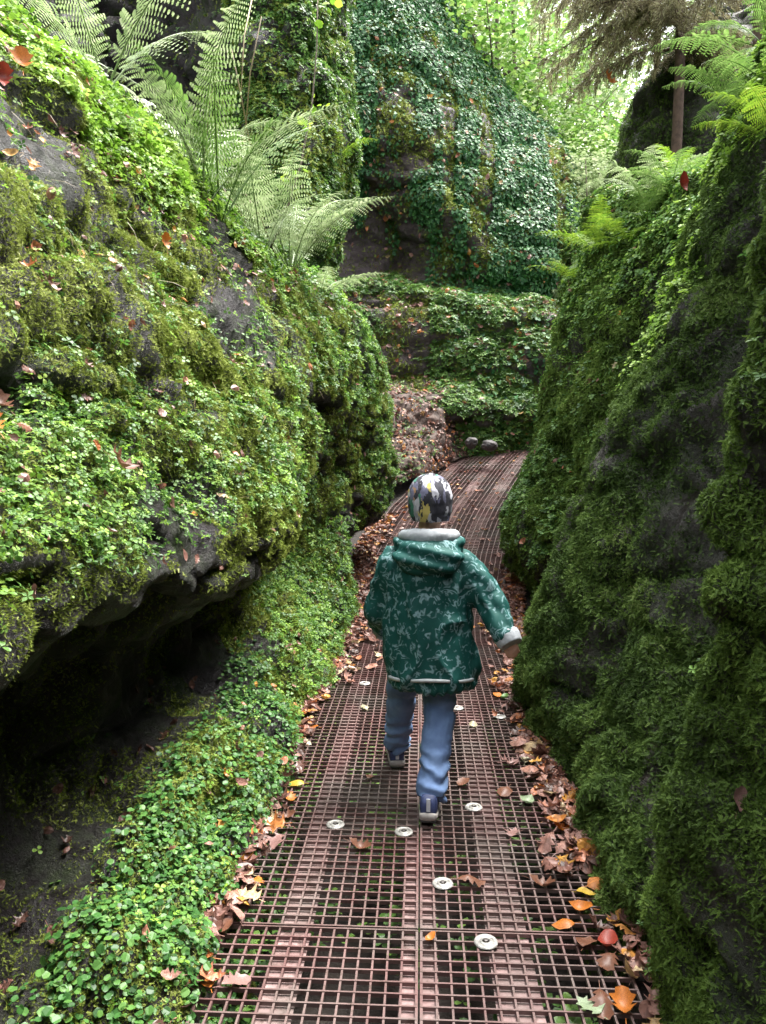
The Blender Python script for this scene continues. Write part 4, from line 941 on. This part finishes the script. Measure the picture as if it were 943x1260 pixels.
# dry stalks
st = []
V = MB()
for a, b_, in (((245,205),(300,320)), ((232,190),(272,300)), ((262,215),(330,330)), ((285,60),(310,190)), ((300,235),(345,330)), ((268,90),(252,200)), ((180,140),(240,215)), ((296,130),(310,0)),((322,20),(300,190))):
    P0 = at(*a, 4.6); P1 = at(*b_, 4.8); Pm = (P0+P1)/2+Vector((0, -.05, .06)); V.tube([P0, Pm, P1], [.003, .004, .005], 5)
o = V.build('dry_stalks', M['stalk'], None, True); tag(o, 'thin dry straw coloured stalks leaning across the crest of the left wall', 'stalks', None, 'stuff')

# ------------------------------------------------------------------ trees
def tree(loc, h, r0, crown_r, crown_z, nleaf, label, seed, leaf=.11, mat='tree_leaf', bark='bark', lean=(0, 0), limbs=9, group='broadleaf trees beyond the gorge'):
    rs = random.Random(seed); nr = np.random.RandomState(seed)
    root = empty('broadleaf_tree', loc); tag(root, label, 'tree', group)
    mb = MB(); pts = []; m = 9
    for i in range(m+1):
        t = i/m; pts.append(Vector((lean[0]*t+.12*math.sin(t*5+seed), lean[1]*t+.1*math.cos(t*4+seed), h*t)))
    mb.tube(pts, [r0*(1.25-t/m*1.05) if t else r0*1.6 for t in range(m+1)], 9)
    tips = []
    for k in range(limbs):
        t = rs.uniform(.25, .95); P0 = pts[int(t*m)].lerp(pts[min(m, int(t*m)+1)], t*m-int(t*m)); a = rs.uniform(0, 2*PI); Ln = crown_r*rs.uniform(.5, 1.0)*(1.15-.5*t)
        P1 = P0+Vector((math.cos(a)*Ln*.5, math.sin(a)*Ln*.5, Ln*.3)); P2 = P0+Vector((math.cos(a)*Ln, math.sin(a)*Ln, Ln*rs.uniform(.2, .7)))
        mb.tube([P0, P1, P2], [r0*.35, r0*.22, r0*.06], 6); tips += [P1, P2, P0.lerp(P1, .6)]
        for q in range(3):
            P3 = P1+Vector((rs.uniform(-1, 1), rs.uniform(-1, 1), rs.uniform(-.1, .7)))*Ln*.45; mb.tube([P1.lerp(P2, q*.3), P3], [r0*.12, r0*.03], 4); tips.append(P3)
    mb.build('trunk', M[bark], root, True)
    T = np.array([tuple(p) for p in tips]); c_ = T[nr.randint(0, len(T), nleaf)]
    cl = np.array([nr.normal(0, crown_r*.16, 3) for _ in range(len(T)*3)]); X = c_+cl[nr.randint(0, len(cl), nleaf)]+nr.normal(0, crown_r*.09, (nleaf, 3))*np.array([1, 1, .55])
    X = X[X[:, 2] > crown_z]
    o = scatter('crown', X, up3(len(X)), leaf*(.5+.8*nr.rand(len(X))), hexleaf(.9), M[mat], .6, .6, .3, parent=root, seed=seed)
    return root
TR = [ # px of trunk, Y, base z, h
 (598,19,5.0,11,.11,3.4,.2,5500,'slim tree leaning over the top of the ivy boulder'),
 (640,21,4.5,12,.12,3.6,-.2,5000,'slim pale tree between the ivy boulder and the conifer'),
 (655,26,5.0,15,.15,4.5,.1,4500,'taller tree behind the slim pale one'),
 (566,24,7.0,13,.13,4.0,.4,5500,'tree standing just above the ivy boulder near the top edge'),
 (700,24,4.5,11,.10,4.0,.2,3000,'slender tree in the bright gap right of the ivy boulder'),
 (745,30,5.0,13,.18,5.0,-.2,4000,'tree far behind the dark crag'),
 (620,34,6.0,17,.2,6.0,.2,4000,'tall tree deep in the wood behind the boulder'),
 (690,40,7.0,16,.22,6.5,.1,4000,'distant tree at the back of the bright gap'),
 (860,22,5.0,13,.2,4.5,.2,6000,'tree hidden behind the conifer at the upper right'),
 (480,30,9.0,14,.2,5.0,.2,4000,'tree whose crown tops the ivy boulder'),
]
for i, (px, Y, bz, h, r0, cr_, ln, nl, lab) in enumerate(TR):
    p = at(px, 300, Y); p.z = bz-2.5
    tree(p, h, r0, cr_, 1.0, nl, lab, 30+i, .13+.004*(Y-18), lean=(ln, .2), mat='far_leaf_hazed' if Y > 20 else 'tree_leaf')
# bushes filling the gap beneath the trees
def bush(loc, r, n, label, seed, mat='tree_leaf', leaf=.1):
    nr = np.random.RandomState(seed); root = empty('bush', loc); tag(root, label, 'bush', 'bushes in the bright gap')
    mb = MB(); tips = []
    for k in range(14):
        a = nr.uniform(0, 6.28); P = Vector((math.cos(a)*r*nr.uniform(.2, .9), math.sin(a)*r*.8*nr.uniform(.2, .9), r*nr.uniform(.6, 1.7))); mb.tube([(0, 0, -.4), P*.5+Vector((0, 0, .1)), P], [.03, .02, .008], 5); tips += [P, P*.7]
    mb.build('stems', M['bark'], root, True); T = np.array([tuple(t) for t in tips])
    X = T[nr.randint(0, len(T), n)]+nr.normal(0, r*.25, (n, 3))
    scatter('foliage', X, up3(n), leaf*(.5+.8*nr.rand(n)), hexleaf(.8), M[mat], .6, .6, .3, parent=root, seed=seed)
for i, (px, py, Y, r, n, mt, lab) in enumerate(((725,300,17,1.3,4500,'fern_pale','pale bush right beside the ivy boulder'), (700,250,21,1.6,4500,'tree_leaf','bush above the pale one in the bright gap'), (745,240,19,1.3,4000,'tree_leaf','bush close to the dark crag'), (735,170,26,2.4,5000,'fern_pale','far pale thicket in the bright gap'), (670,160,24,2.0,5000,'tree_leaf','bush behind the shoulder of the ivy boulder'), (700,345,15.5,.8,2500,'fern','low bush at the foot of the gap'))):
    bush(at(px, py+20, Y), r, n, lab, 60+i, mt)

# conifer with drooping dry branches
TWL = []
def conifer(px, Y, zb, h, r0, label, seed, nb=34, L0=2.6):
    rs = random.Random(seed); nr = np.random.RandomState(seed); b = at(px, 100, Y); b.z = zb
    root = empty('conifer', b); tag(root, label, 'conifer', 'conifers on the right bank'); mb = MB()
    mb.tube([(0, 0, 0), (.03, 0, h*.3), (0, .02, h*.6), (.02, 0, h)], [r0*1.2, r0, r0*.75, r0*.3], 10)
    X = []; D = []
    for k in range(nb):
        z = rs.uniform(.33, 1)*h; a = rs.uniform(0, 2*PI) if k % 3 else rs.uniform(PI*.8, PI*1.4); Ln = L0*rs.uniform(.55, 1)*(1.1-.45*z/h)
        dirv_ = Vector((math.cos(a), math.sin(a), 0)); P0 = Vector((0, 0, z)); pts = [P0+dirv_*Ln*t+Vector((0, 0, .2*Ln*t-.36*Ln*t*t)) for t in (0, .25, .5, .75, 1)]
        mb.tube(pts, [.022, .017, .012, .008, .004], 5)
        for j in range(44):
            t = rs.uniform(.15, 1); i = min(3, int(t*4)); Q = pts[i].lerp(pts[i+1], t*4-i); sd_ = dirv_.cross(Vector((0, 0, 1)))*rs.choice((-1, 1)); tl = Ln*.28*(1.1-.6*t)
            E = Q+sd_*tl*rs.uniform(.4, .9)+dirv_*tl*.4+Vector((0, 0, -tl*rs.uniform(.3, 1.1))); mb.tube([Q, (Q+E)/2+Vector((0, 0, .03)), E], [.006, .004, .002], 3, False)
            n_ = 60
            tt_ = nr.rand(n_)[:, None]; X.append(np.array(Q)*(1-tt_)+np.array(E)*tt_+nr.normal(0, .015, (n_, 3))); D.append(np.tile(np.array((E-Q).normalized()), (n_, 1)))
    mb.build('trunk', M['bark_red'], root, True); TWL.append(np.array(mb.V)+np.array(b))
    X = np.concatenate(X); D = np.concatenate(D); n = len(X)
    Nn = D+nr.normal(0, .45, (n, 3))
    V, F = [], []
    T = (np.array([(-.10, 0, 0), (.10, 0, 0), (.0, .05, 1.)]), [[0, 1, 2]])
    scatter('needles', X, Nn/np.linalg.norm(Nn, axis=1, keepdims=True), .045*(.6+.8*nr.rand(n)), T, M['needle'], 0, .25, .0, parent=root, seed=seed)
    return root
conifer(833, 9.2, 3.6, 6.5, .055, 'conifer with reddish trunk and drooping dry brown branches at the upper right', 5, 46, 1.9)
conifer(806, 10.2, 3.6, 7.5, .045, 'thinner conifer just left of the reddish trunk', 6, 34, 2.1)
conifer(930, 8.2, 3.5, 6.5, .07, 'dark conifer in the top right corner', 8, 26, 2.2)
TW = np.concatenate(TWL)
for px, py, Y, c, s, k2, lab in ((748,95,7.2,'orange',.24,'maple','large rusty dead leaf hanging from the conifer branch'), (783,28,7.2,'red',.13,'maple','small red brown dead leaf caught high in the conifer'), (777,42,7.2,'pink',.10,'oak','pale pinkish leaf under the small red brown one in the conifer')):
    r = np.array(ray(px, py)); r = r/np.linalg.norm(r); D = TW-np.array([0, 0, H]); t = D@r; k_ = np.linalg.norm(D-t[:, None]*r, axis=1).argmin()
    leaf_obj(k2, 1, c, Vector(TW[k_])-Vector((0, .03, .04)), s*.8, .4, lab, (1.2, .4), None)

# ------------------------------------------------------------------ the child
def remesh(mb, name, vox, smooth=4, parent=None, mat=None, wr=None):
    me = py_mesh(name, mb.V, mb.F); o = bpy.data.objects.new('tmp', me); C.objects.link(o)
    md = o.modifiers.new('r', 'REMESH'); md.mode = 'VOXEL'; md.voxel_size = vox; md.use_smooth_shade = True
    if smooth:
        sm = o.modifiers.new('s', 'SMOOTH'); sm.iterations = smooth; sm.factor = .5
    dg = bpy.context.evaluated_depsgraph_get(); dg.update(); m2 = bpy.data.meshes.new_from_object(o.evaluated_get(dg)); m2.name = name
    bpy.data.objects.remove(o); bpy.data.meshes.remove(me)
    if wr:
        P = np.zeros(len(m2.vertices)*3, np.float32); m2.vertices.foreach_get('co', P); P = P.reshape(-1, 3)
        N = np.array([v.normal[:] for v in m2.vertices]); P = P+N*wr(P)[:, None]; m2.vertices.foreach_set('co', P.ravel().astype(np.float32)); m2.update()
    for p in m2.polygons: p.use_smooth = True
    m2.materials.clear()
    return link(name, m2, parent, mat)
O = Vector((.03, 2.93, 0))
child = empty('person', O)
tag(child, 'child walking away in a green patterned rain jacket, blue jeans and multicoloured beanie', 'person')
def q(*p): return Vector(p)-O
skin = mat_plain('skin', (.55, .32, .24), .5, .08, 30, bumps=0)
def print_mat():
    m, nt, b, out = new_mat('printed_jacket')
    tc = nt.nodes.new('ShaderNodeTexCoord'); mp = nt.nodes.new('ShaderNodeMapping'); mp.inputs['Scale'].default_value = (1, 1, 1)
    nt.links.new(tc.outputs['Object'], mp.inputs[0])
    # short scribbled strokes: thin contour lines of a distorted noise, broken by a second noise
    n1 = noise(nt, 30, 1.5, .5, vec=mp.outputs[0], dist=1.1); n2 = noise(nt, 38, 1, .5, vec=mp.outputs[0])
    w1 = ramp(nt, [(.43, (0, 0, 0)), (.485, (1, 1, 1)), (.52, (1, 1, 1)), (.575, (0, 0, 0))]); nt.links.new(n1.outputs[0], w1.inputs[0])
    w2 = ramp(nt, [(.46, (0, 0, 0)), (.56, (1, 1, 1))]); nt.links.new(n2.outputs[0], w2.inputs[0])
    mu = nt.nodes.new('ShaderNodeMath'); mu.operation = 'MULTIPLY'; nt.links.new(w1.outputs[0], mu.inputs[0]); nt.links.new(w2.outputs[0], mu.inputs[1])
    mu2 = nt.nodes.new('ShaderNodeMath'); mu2.operation = 'MULTIPLY'; mu2.inputs[1].default_value = .8; nt.links.new(mu.outputs[0], mu2.inputs[0])
    nt.links.new(mixc(nt, mu2.outputs[0], (.005, .060, .052), (.20, .32, .34)), b.inputs['Base Color'])
    b.inputs['Roughness'].default_value = .68; b.inputs['Specular IOR Level'].default_value = .25
    n3 = noise(nt, 35, 3, .5); bump(nt, b, n3.outputs[0], .25, .004)
    return m
Mj = print_mat()
Mlin = mat_plain('grey_fleece_lining', (.30, .32, .34), .85, .15, 60, bumps=.5)
Mgr = mat_plain('reflective_band', (.40, .43, .44), .4, .15, 40)
def jeans_mat():
    m, nt, b, out = new_mat('denim'); n = noise(nt, 7, 4, .6); r = ramp(nt, [(.3, (.07, .12, .25)), (.6, (.15, .24, .43)), (.8, (.24, .34, .52))]); nt.links.new(n.outputs[0], r.inputs[0])
    nt.links.new(r.outputs[0], b.inputs['Base Color']); b.inputs['Roughness'].default_value = .85; n2 = noise(nt, 400, 2); bump(nt, b, n2.outputs[0], .3, .001); return m
Mden = jeans_mat()
def cap_mat():
    m, nt, b, out = new_mat('beanie_print'); tc = nt.nodes.new('ShaderNodeTexCoord'); mp = nt.nodes.new('ShaderNodeMapping')
    mp.inputs['Rotation'].default_value = (0, .5, 0); mp.inputs['Scale'].default_value = (2.2, 1.2, .8); nt.links.new(tc.outputs['Object'], mp.inputs[0])
    v = nt.nodes.new('ShaderNodeTexVoronoi'); v.inputs['Scale'].default_value = 26
    nn = noise(nt, 30, 3, .6, vec=mp.outputs[0]); vm = nt.nodes.new('ShaderNodeVectorMath'); vm.operation = 'MULTIPLY_ADD'; vm.inputs[1].default_value = (.06, .06, .06)
    nt.links.new(nn.outputs['Color'], vm.inputs[0]); nt.links.new(mp.outputs[0], vm.inputs[2]); nt.links.new(vm.outputs[0], v.inputs['Vector'])
    bw = nt.nodes.new('ShaderNodeSeparateColor'); nt.links.new(v.outputs['Color'], bw.inputs[0])
    r = ramp(nt, [(0, (.02, .02, .03)), (.30, (.10, .10, .16)), (.44, (.26, .26, .30)), (.58, (.03, .03, .04)), (.68, (.42, .34, .10)), (.76, (.03, .13, .09)), (.85, (.38, .38, .43)), (.95, (.25, .14, .08))], 'CONSTANT')
    nt.links.new(bw.outputs[0], r.inputs[0]); nt.links.new(r.outputs[0], b.inputs['Base Color']); b.inputs['Roughness'].default_value = .85
    n2 = noise(nt, 120, 2); bump(nt, b, n2.outputs[0], .4, .002); return m
# --- body: one continuous skin surface
mb = MB()
hc = q(.036, 2.935, 1.158)
mb.ellipsoid(hc, (.072, .086, .098)); mb.ellipsoid(hc+Vector((0, .055, -.045)), (.045, .04, .045))       # skull, jaw
mb.ellipsoid(hc+Vector((0, .093, -.018)), (.011, .014, .016), None, 8, 6)                               # nose
for s in (-1, 1):
    mb.ellipsoid(hc+Vector((s*.074, .0, -.02)), (.009, .017, .026), None, 10, 8)                        # ears
    mb.ellipsoid(hc+Vector((s*.027, .078, .004)), (.014, .008, .009), None, 8, 6)                       # brows / eye mounds
mb.ellipsoid(hc+Vector((0, .088, -.052)), (.020, .010, .006), None, 8, 6)                               # lips
mb.tube([hc+Vector((0, -.005, -.06)), q(.03, 2.92, 1.0)], [.038, .045], 14)
mb.rings([(q(.03, 2.92, .99), .07, .06, None), (q(.03, 2.92, .93), .125, .075, None), (q(.025, 2.92, .8), .12, .08, None), (q(.025, 2.92, .68), .105, .075, None), (q(.02, 2.93, .58), .12, .085, None)], 20)
J = dict(rh=q(.085, 2.93, .60), rk=q(.075, 2.89, .34), ra=q(.045, 2.735, .10), lh=q(-.045, 2.94, .60), lk=q(-.075, 3.07, .36), la=q(-.095, 3.19, .11),
         rs=q(.165, 2.92, .905), re=q(.262, 2.86, .765), rw=q(.318, 2.79, .665), ls=q(-.11, 2.92, .905), le=q(-.165, 2.965, .72), lw=q(-.145, 3.10, .62))
for a, b_, ra_, rb_ in (('rh', 'rk', .072, .048), ('rk', 'ra', .046, .030), ('lh', 'lk', .072, .048), ('lk', 'la', .046, .030), ('rs', 're', .042, .034), ('re', 'rw', .033, .023), ('ls', 'le', .042, .034), ('le', 'lw', .033, .023)):
    mb.tube([J[a], J[a].lerp(J[b_], .5), J[b_]], [ra_, (ra_+rb_)/2, rb_], 12)
    mb.ellipsoid(J[b_], (rb_, rb_, rb_), None, 12, 8); mb.ellipsoid(J[a], (ra_, ra_, ra_), None, 12, 8)
for a, f in (('ra', .02), ('la', .0)): mb.ellipsoid(J[a]+Vector((0, .06, -.055)), (.028, .085, .022), None, 12, 8)
def hand(mb, W, D, side):
    D = D.normalized(); S = D.cross(Vector((0, 1, 0))).normalized(); Nn = S.cross(D).normalized()
    pc = W+D*.038; Mx = Matrix((S, Nn, D)).transposed()
    mb.ellipsoid(pc, (.029, .013, .040), Mx, 12, 8)
    for k, (o_, L_) in enumerate(((-.021, .046), (-.007, .054), (.007, .051), (.020, .040))):
        p0 = pc+S*o_+D*.022; p1 = p0+D*L_*.5+Nn*.004*side; p2 = p1+D*L_*.32+Nn*.014*side; p3 = p2+D*L_*.12+Nn*.016*side
        mb.tube([p0, p1, p2, p3], [.0082, .0078, .0070, .0058], 8)
    t0 = pc-S*.022-D*.012; t1 = t0-S*.018+D*.016+Nn*.010*side; t2 = t1-S*.004+D*.020+Nn*.008*side; mb.tube([t0, t1, t2], [.010, .009, .007], 8)
hand(mb, J['rw']-Vector((.012, -.01, -.028)), Vector((.30, -.22, -.75)), 1); hand(mb, J['lw'], Vector((.1, .8, -.45)), -1)
body = remesh(mb, 'body', .0042, 3, child, skin)
# eyes
for s in (-1, 1):
    e = MB(); e.ellipsoid(hc+Vector((s*.027, .084, .002)), (.010, .006, .006), None, 10, 8); e.build('eye', mat_plain('eye_white', (.7, .7, .7), .2, 0, bumps=0), child, True)
# --- jeans
mb = MB()
mb.rings([(q(.02, 2.93, .70), .12, .095, None), (q(.02, 2.93, .62), .135, .105, None), (q(.02, 2.93, .53), .125, .10, None)], 20)
for h, k, a in (('rh', 'rk', 'ra'), ('lh', 'lk', 'la')):
    an = J[a]+(J[k]-J[a])*.02
    an = an+(J[a]-J[k])*.12
    pts = [J[h]+Vector((0, 0, .0)), J[h].lerp(J[k], .4), J[h].lerp(J[k], .8), J[k], J[k].lerp(an, .35), J[k].lerp(an, .75), an]
    mb.tube(pts, [.084, .078, .064, .062, .059, .054, .054], 16)
def wr_j(P):
    z = P[:, 2]; return .006*np.sin(z*120+6*fbm(P, 12, 2, 5))*(1-ss(z, .16, .30))+.004*fbm(P, 22, 3, 8)+.004*np.sin(z*70+4*fbm(P, 9, 2, 2))*ss(z, .28, .34)*(1-ss(z, .40, .46))
remesh(mb, 'jeans', .005, 2, child, Mden, wr_j)
# --- shoes
Mup = mat_plain('navy_shoe', (.03, .045, .12), .6, .4, 60); Msol = mat_plain('shoe_sole', (.30, .28, .26), .6, .25, 50); Mdk = mat_plain('shoe_tread', (.03, .03, .03), .7, .2, 50); Mwh = mat_plain('shoe_trim', (.5, .52, .55), .5, .2, 50)
def shoe(c, pitch, yaw):
    R = Euler((pitch, 0, yaw)).to_matrix(); root = empty('shoe', c); root.parent = child
    T = lambda x, y, z: R @ Vector((x, y, z))
    def loft(rows, name, mat, n=22):
        mb = MB()
        for y0, wv, zb, zt in rows: pass
        V = []; F = []
        for y, wv, zb, zt in rows:
            for k in range(n):
                g = 2*PI*k/n; cx_, cz_ = math.cos(g), math.sin(g); sx = math.copysign(abs(cx_)**.6, cx_); sz = math.copysign(abs(cz_)**.6, cz_)
                V.append(tuple(T(wv*sx, y, (zb+zt)/2+(zt-zb)/2*sz)))
        for i in range(len(rows)-1):
            for k in range(n): F.append([i*n+k, i*n+(k+1) % n, (i+1)*n+(k+1) % n, (i+1)*n+k][::-1])
        F.append(list(range(n))); F.append([(len(rows)-1)*n+k for k in range(n)][::-1])
        return link(name, py_mesh(name, V, F, True), root, mat)
    loft([(-.055, .022, .006, .055), (-.050, .030, .004, .085), (-.02, .033, .004, .088), (.02, .033, .004, .080), (.06, .037, .004, .060), (.10, .039, .004, .048), (.135, .033, .006, .038), (.15, .018, .01, .028)], 'shoe_upper', Mup)
    loft([(-.062, .024, .0, .024), (-.056, .033, -.002, .027), (-.02, .036, -.002, .024), (.03, .036, -.002, .020), (.09, .042, -.002, .021), (.14, .036, .0, .022), (.157, .020, .004, .020)], 'sole', Msol)
    loft([(-.060, .026, -.007, -.001), (-.02, .034, -.008, -.001), (.09, .040, -.008, -.001), (.15, .024, -.005, .001)], 'tread', Mdk)
    mb = MB(); mb.box(T(0, -.058, .055), (.014, .004, .045), R); mb.build('heel_tab', Mwh, root)
    mb = MB()
    for k in range(4): mb.tube([T(-.02, .03+k*.015, .078-k*.006), T(0, .035+k*.015, .086-k*.006), T(.02, .03+k*.015, .078-k*.006)], .0025, 5)
    mb.build('laces', Mwh, root)
shoe(q(.035, 2.715, .022), -.07, -.06); shoe(q(-.10, 3.215, .014), .05, .10)
# --- jacket
mb = MB()
rows = [(.452, .050, 2.905, .150, .120), (.462, .048, 2.905, .166, .132), (.50, .046, 2.905, .174, .138), (.58, .040, 2.91, .176, .134), (.68, .033, 2.915, .172, .126), (.78, .028, 2.915, .168, .120), (.87, .027, 2.915, .163, .112), (.925, .028, 2.915, .135, .098), (.965, .030, 2.92, .095, .080), (1.0, .032, 2.925, .066, .066)]
mb.rings([(q(cx_, cy_, z), rx, ry, None) for z, cx_, cy_, rx, ry in rows], 36)
def sleeve(s, e, w_, r):
    pts = [s, s.lerp(e, .5), e, e.lerp(w_, .5), w_+(w_-e)*.02]; mb.tube(pts, r, 18); mb.ellipsoid(s, (r[0],)*3, None, 14, 10); mb.ellipsoid(e, (r[2],)*3, None, 14, 10)
sleeve(J['rs']+Vector((-.01, 0, -.005)), J['re'], J['rw'], [.070, .064, .056, .050, .043])
sleeve(J['ls']+Vector((.01, 0, -.005)), J['le'], J['lw'], [.070, .062, .055, .050, .043])
def wr_k(P):
    n = fbm(P, 6, 3, 5); f = 1-np.abs(fbm(P*np.array([1, 1, .55]), 9, 2, 15))*2.4
    arm = ss(P[:, 0], .14, .2); hem = 1-ss(P[:, 2], .455, .50)
    return .013*n+.014*np.clip(f, 0, 1)**2-.008*np.clip(1-np.abs(fbm(P*np.array([1, 1, .4]), 14, 2, 25))*3, 0, 1)+arm*.006*np.sin((P[:, 2]+P[:, 0])*60+5*n)-.004*hem*(np.sin(np.arctan2(P[:, 1]+.02, P[:, 0]-.015)*26))
jk = remesh(mb, 'jacket', .006, 6, child, Mj, wr_k)
# reflective hem band, hugging the jacket's back
def band(z0, z1, a0, a1, off, name, mat):
    V = []; F = []; n = 44
    for i in range(n+1):
        g = a0+(a1-a0)*i/n
        for z, o_ in ((z0, -.012), (z0, off), (z1, off), (z1, -.012)):
            k = np.interp(z, [r[0] for r in rows], range(len(rows))); i0 = int(k); f = k-i0; A_ = rows[i0]; B_ = rows[min(i0+1, len(rows)-1)]
            cx_, cy_, rx, ry = [A_[j]+(B_[j]-A_[j])*f for j in (1, 2, 3, 4)]; V.append(tuple(q(cx_+(rx+o_)*math.cos(g), cy_+(ry+o_)*math.sin(g), z+.006*math.sin(g*3))))
    for i in range(n):
        for k in range(4): F.append([i*4+k, i*4+(k+1) % 4, (i+1)*4+(k+1) % 4, (i+1)*4+k])
    return link(name, py_mesh(name, V, F, True), jk, mat)
band(.493, .504, -PI*.86, -PI*.18, .009, 'reflective_band', Mgr)
# cuff with rolled-out lining
for e, w_ in (('re', 'rw'), ('le', 'lw')):
    mb = MB(); d = (J[w_]-J[e]).normalized(); mb.tube([J[w_]-d*.020, J[w_]-d*.014, J[w_]+d*.002, J[w_]+d*.024, J[w_]+d*.034, J[w_]+d*.036], [.040, .049, .051, .046, .043, .030], 22)
    remesh(mb, 'cuff_lining', .004, 2, jk, Mlin, lambda P: .002*fbm(P, 60, 2, 4))
# hood: green bag on the back and a grey fleece inner rim round the neck
mb = MB()
Rt = Euler((math.radians(-28), 0, 0)).to_matrix()
mb.ellipsoid(q(.028, 2.825, .958), (.132, .058, .078), Rt, 28, 16)
for i in range(13):
    g = PI*1.0+PI*i/12; mb.ellipsoid(q(.03+.112*math.cos(g), 2.90+.085*math.sin(g), .992-.012*abs(math.sin(g))), (.030, .030, .030), None, 12, 8)
remesh(mb, 'hood', .005, 5, jk, Mj, lambda P: .009*fbm(P, 9, 3, 9)+.006*np.sin(P[:, 2]*110+P[:, 0]*25))
mb = MB()
for i in range(17):
    g = PI*.92+PI*1.16*i/16
    k_ = .45+.55*math.sin(PI*i/16); mb.ellipsoid(q(.032+.092*math.cos(g), 2.905+.074*math.sin(g), 1.026), (.028, .028, (.030*k_+.004)), None, 12, 8)
remesh(mb, 'hood_lining', .004, 14, jk, Mlin, lambda P: .004*fbm(P, 25, 3, 9))
# beanie
mb = MB()
mb.ellipsoid(hc+Vector((0, -.006, .006)), (.086, .099, .097), None, 28, 20)
mb.rings([(hc+Vector((0, -.004, -.078)), .070, .084, None), (hc+Vector((0, -.004, -.045)), .083, .097, None), (hc+Vector((0, -.004, .01)), .086, .099, None)], 30)
me = py_mesh('beanie_src', [v if not (v[1] > hc.y+.03 and v[2] < hc.z+.02) else (v[0], v[1], max(v[2], hc.z+.02)) for v in mb.V], mb.F)
cap = MB(); cap.V = [tuple(v.co) for v in me.vertices]; cap.F = [list(p.vertices) for p in me.polygons]
remesh(cap, 'beanie', .004, 3, child, cap_mat(), lambda P: .003*fbm(P, 30, 3, 6)+.003*np.clip(1-np.abs(P[:, 0]-.01)*90, 0, 1))
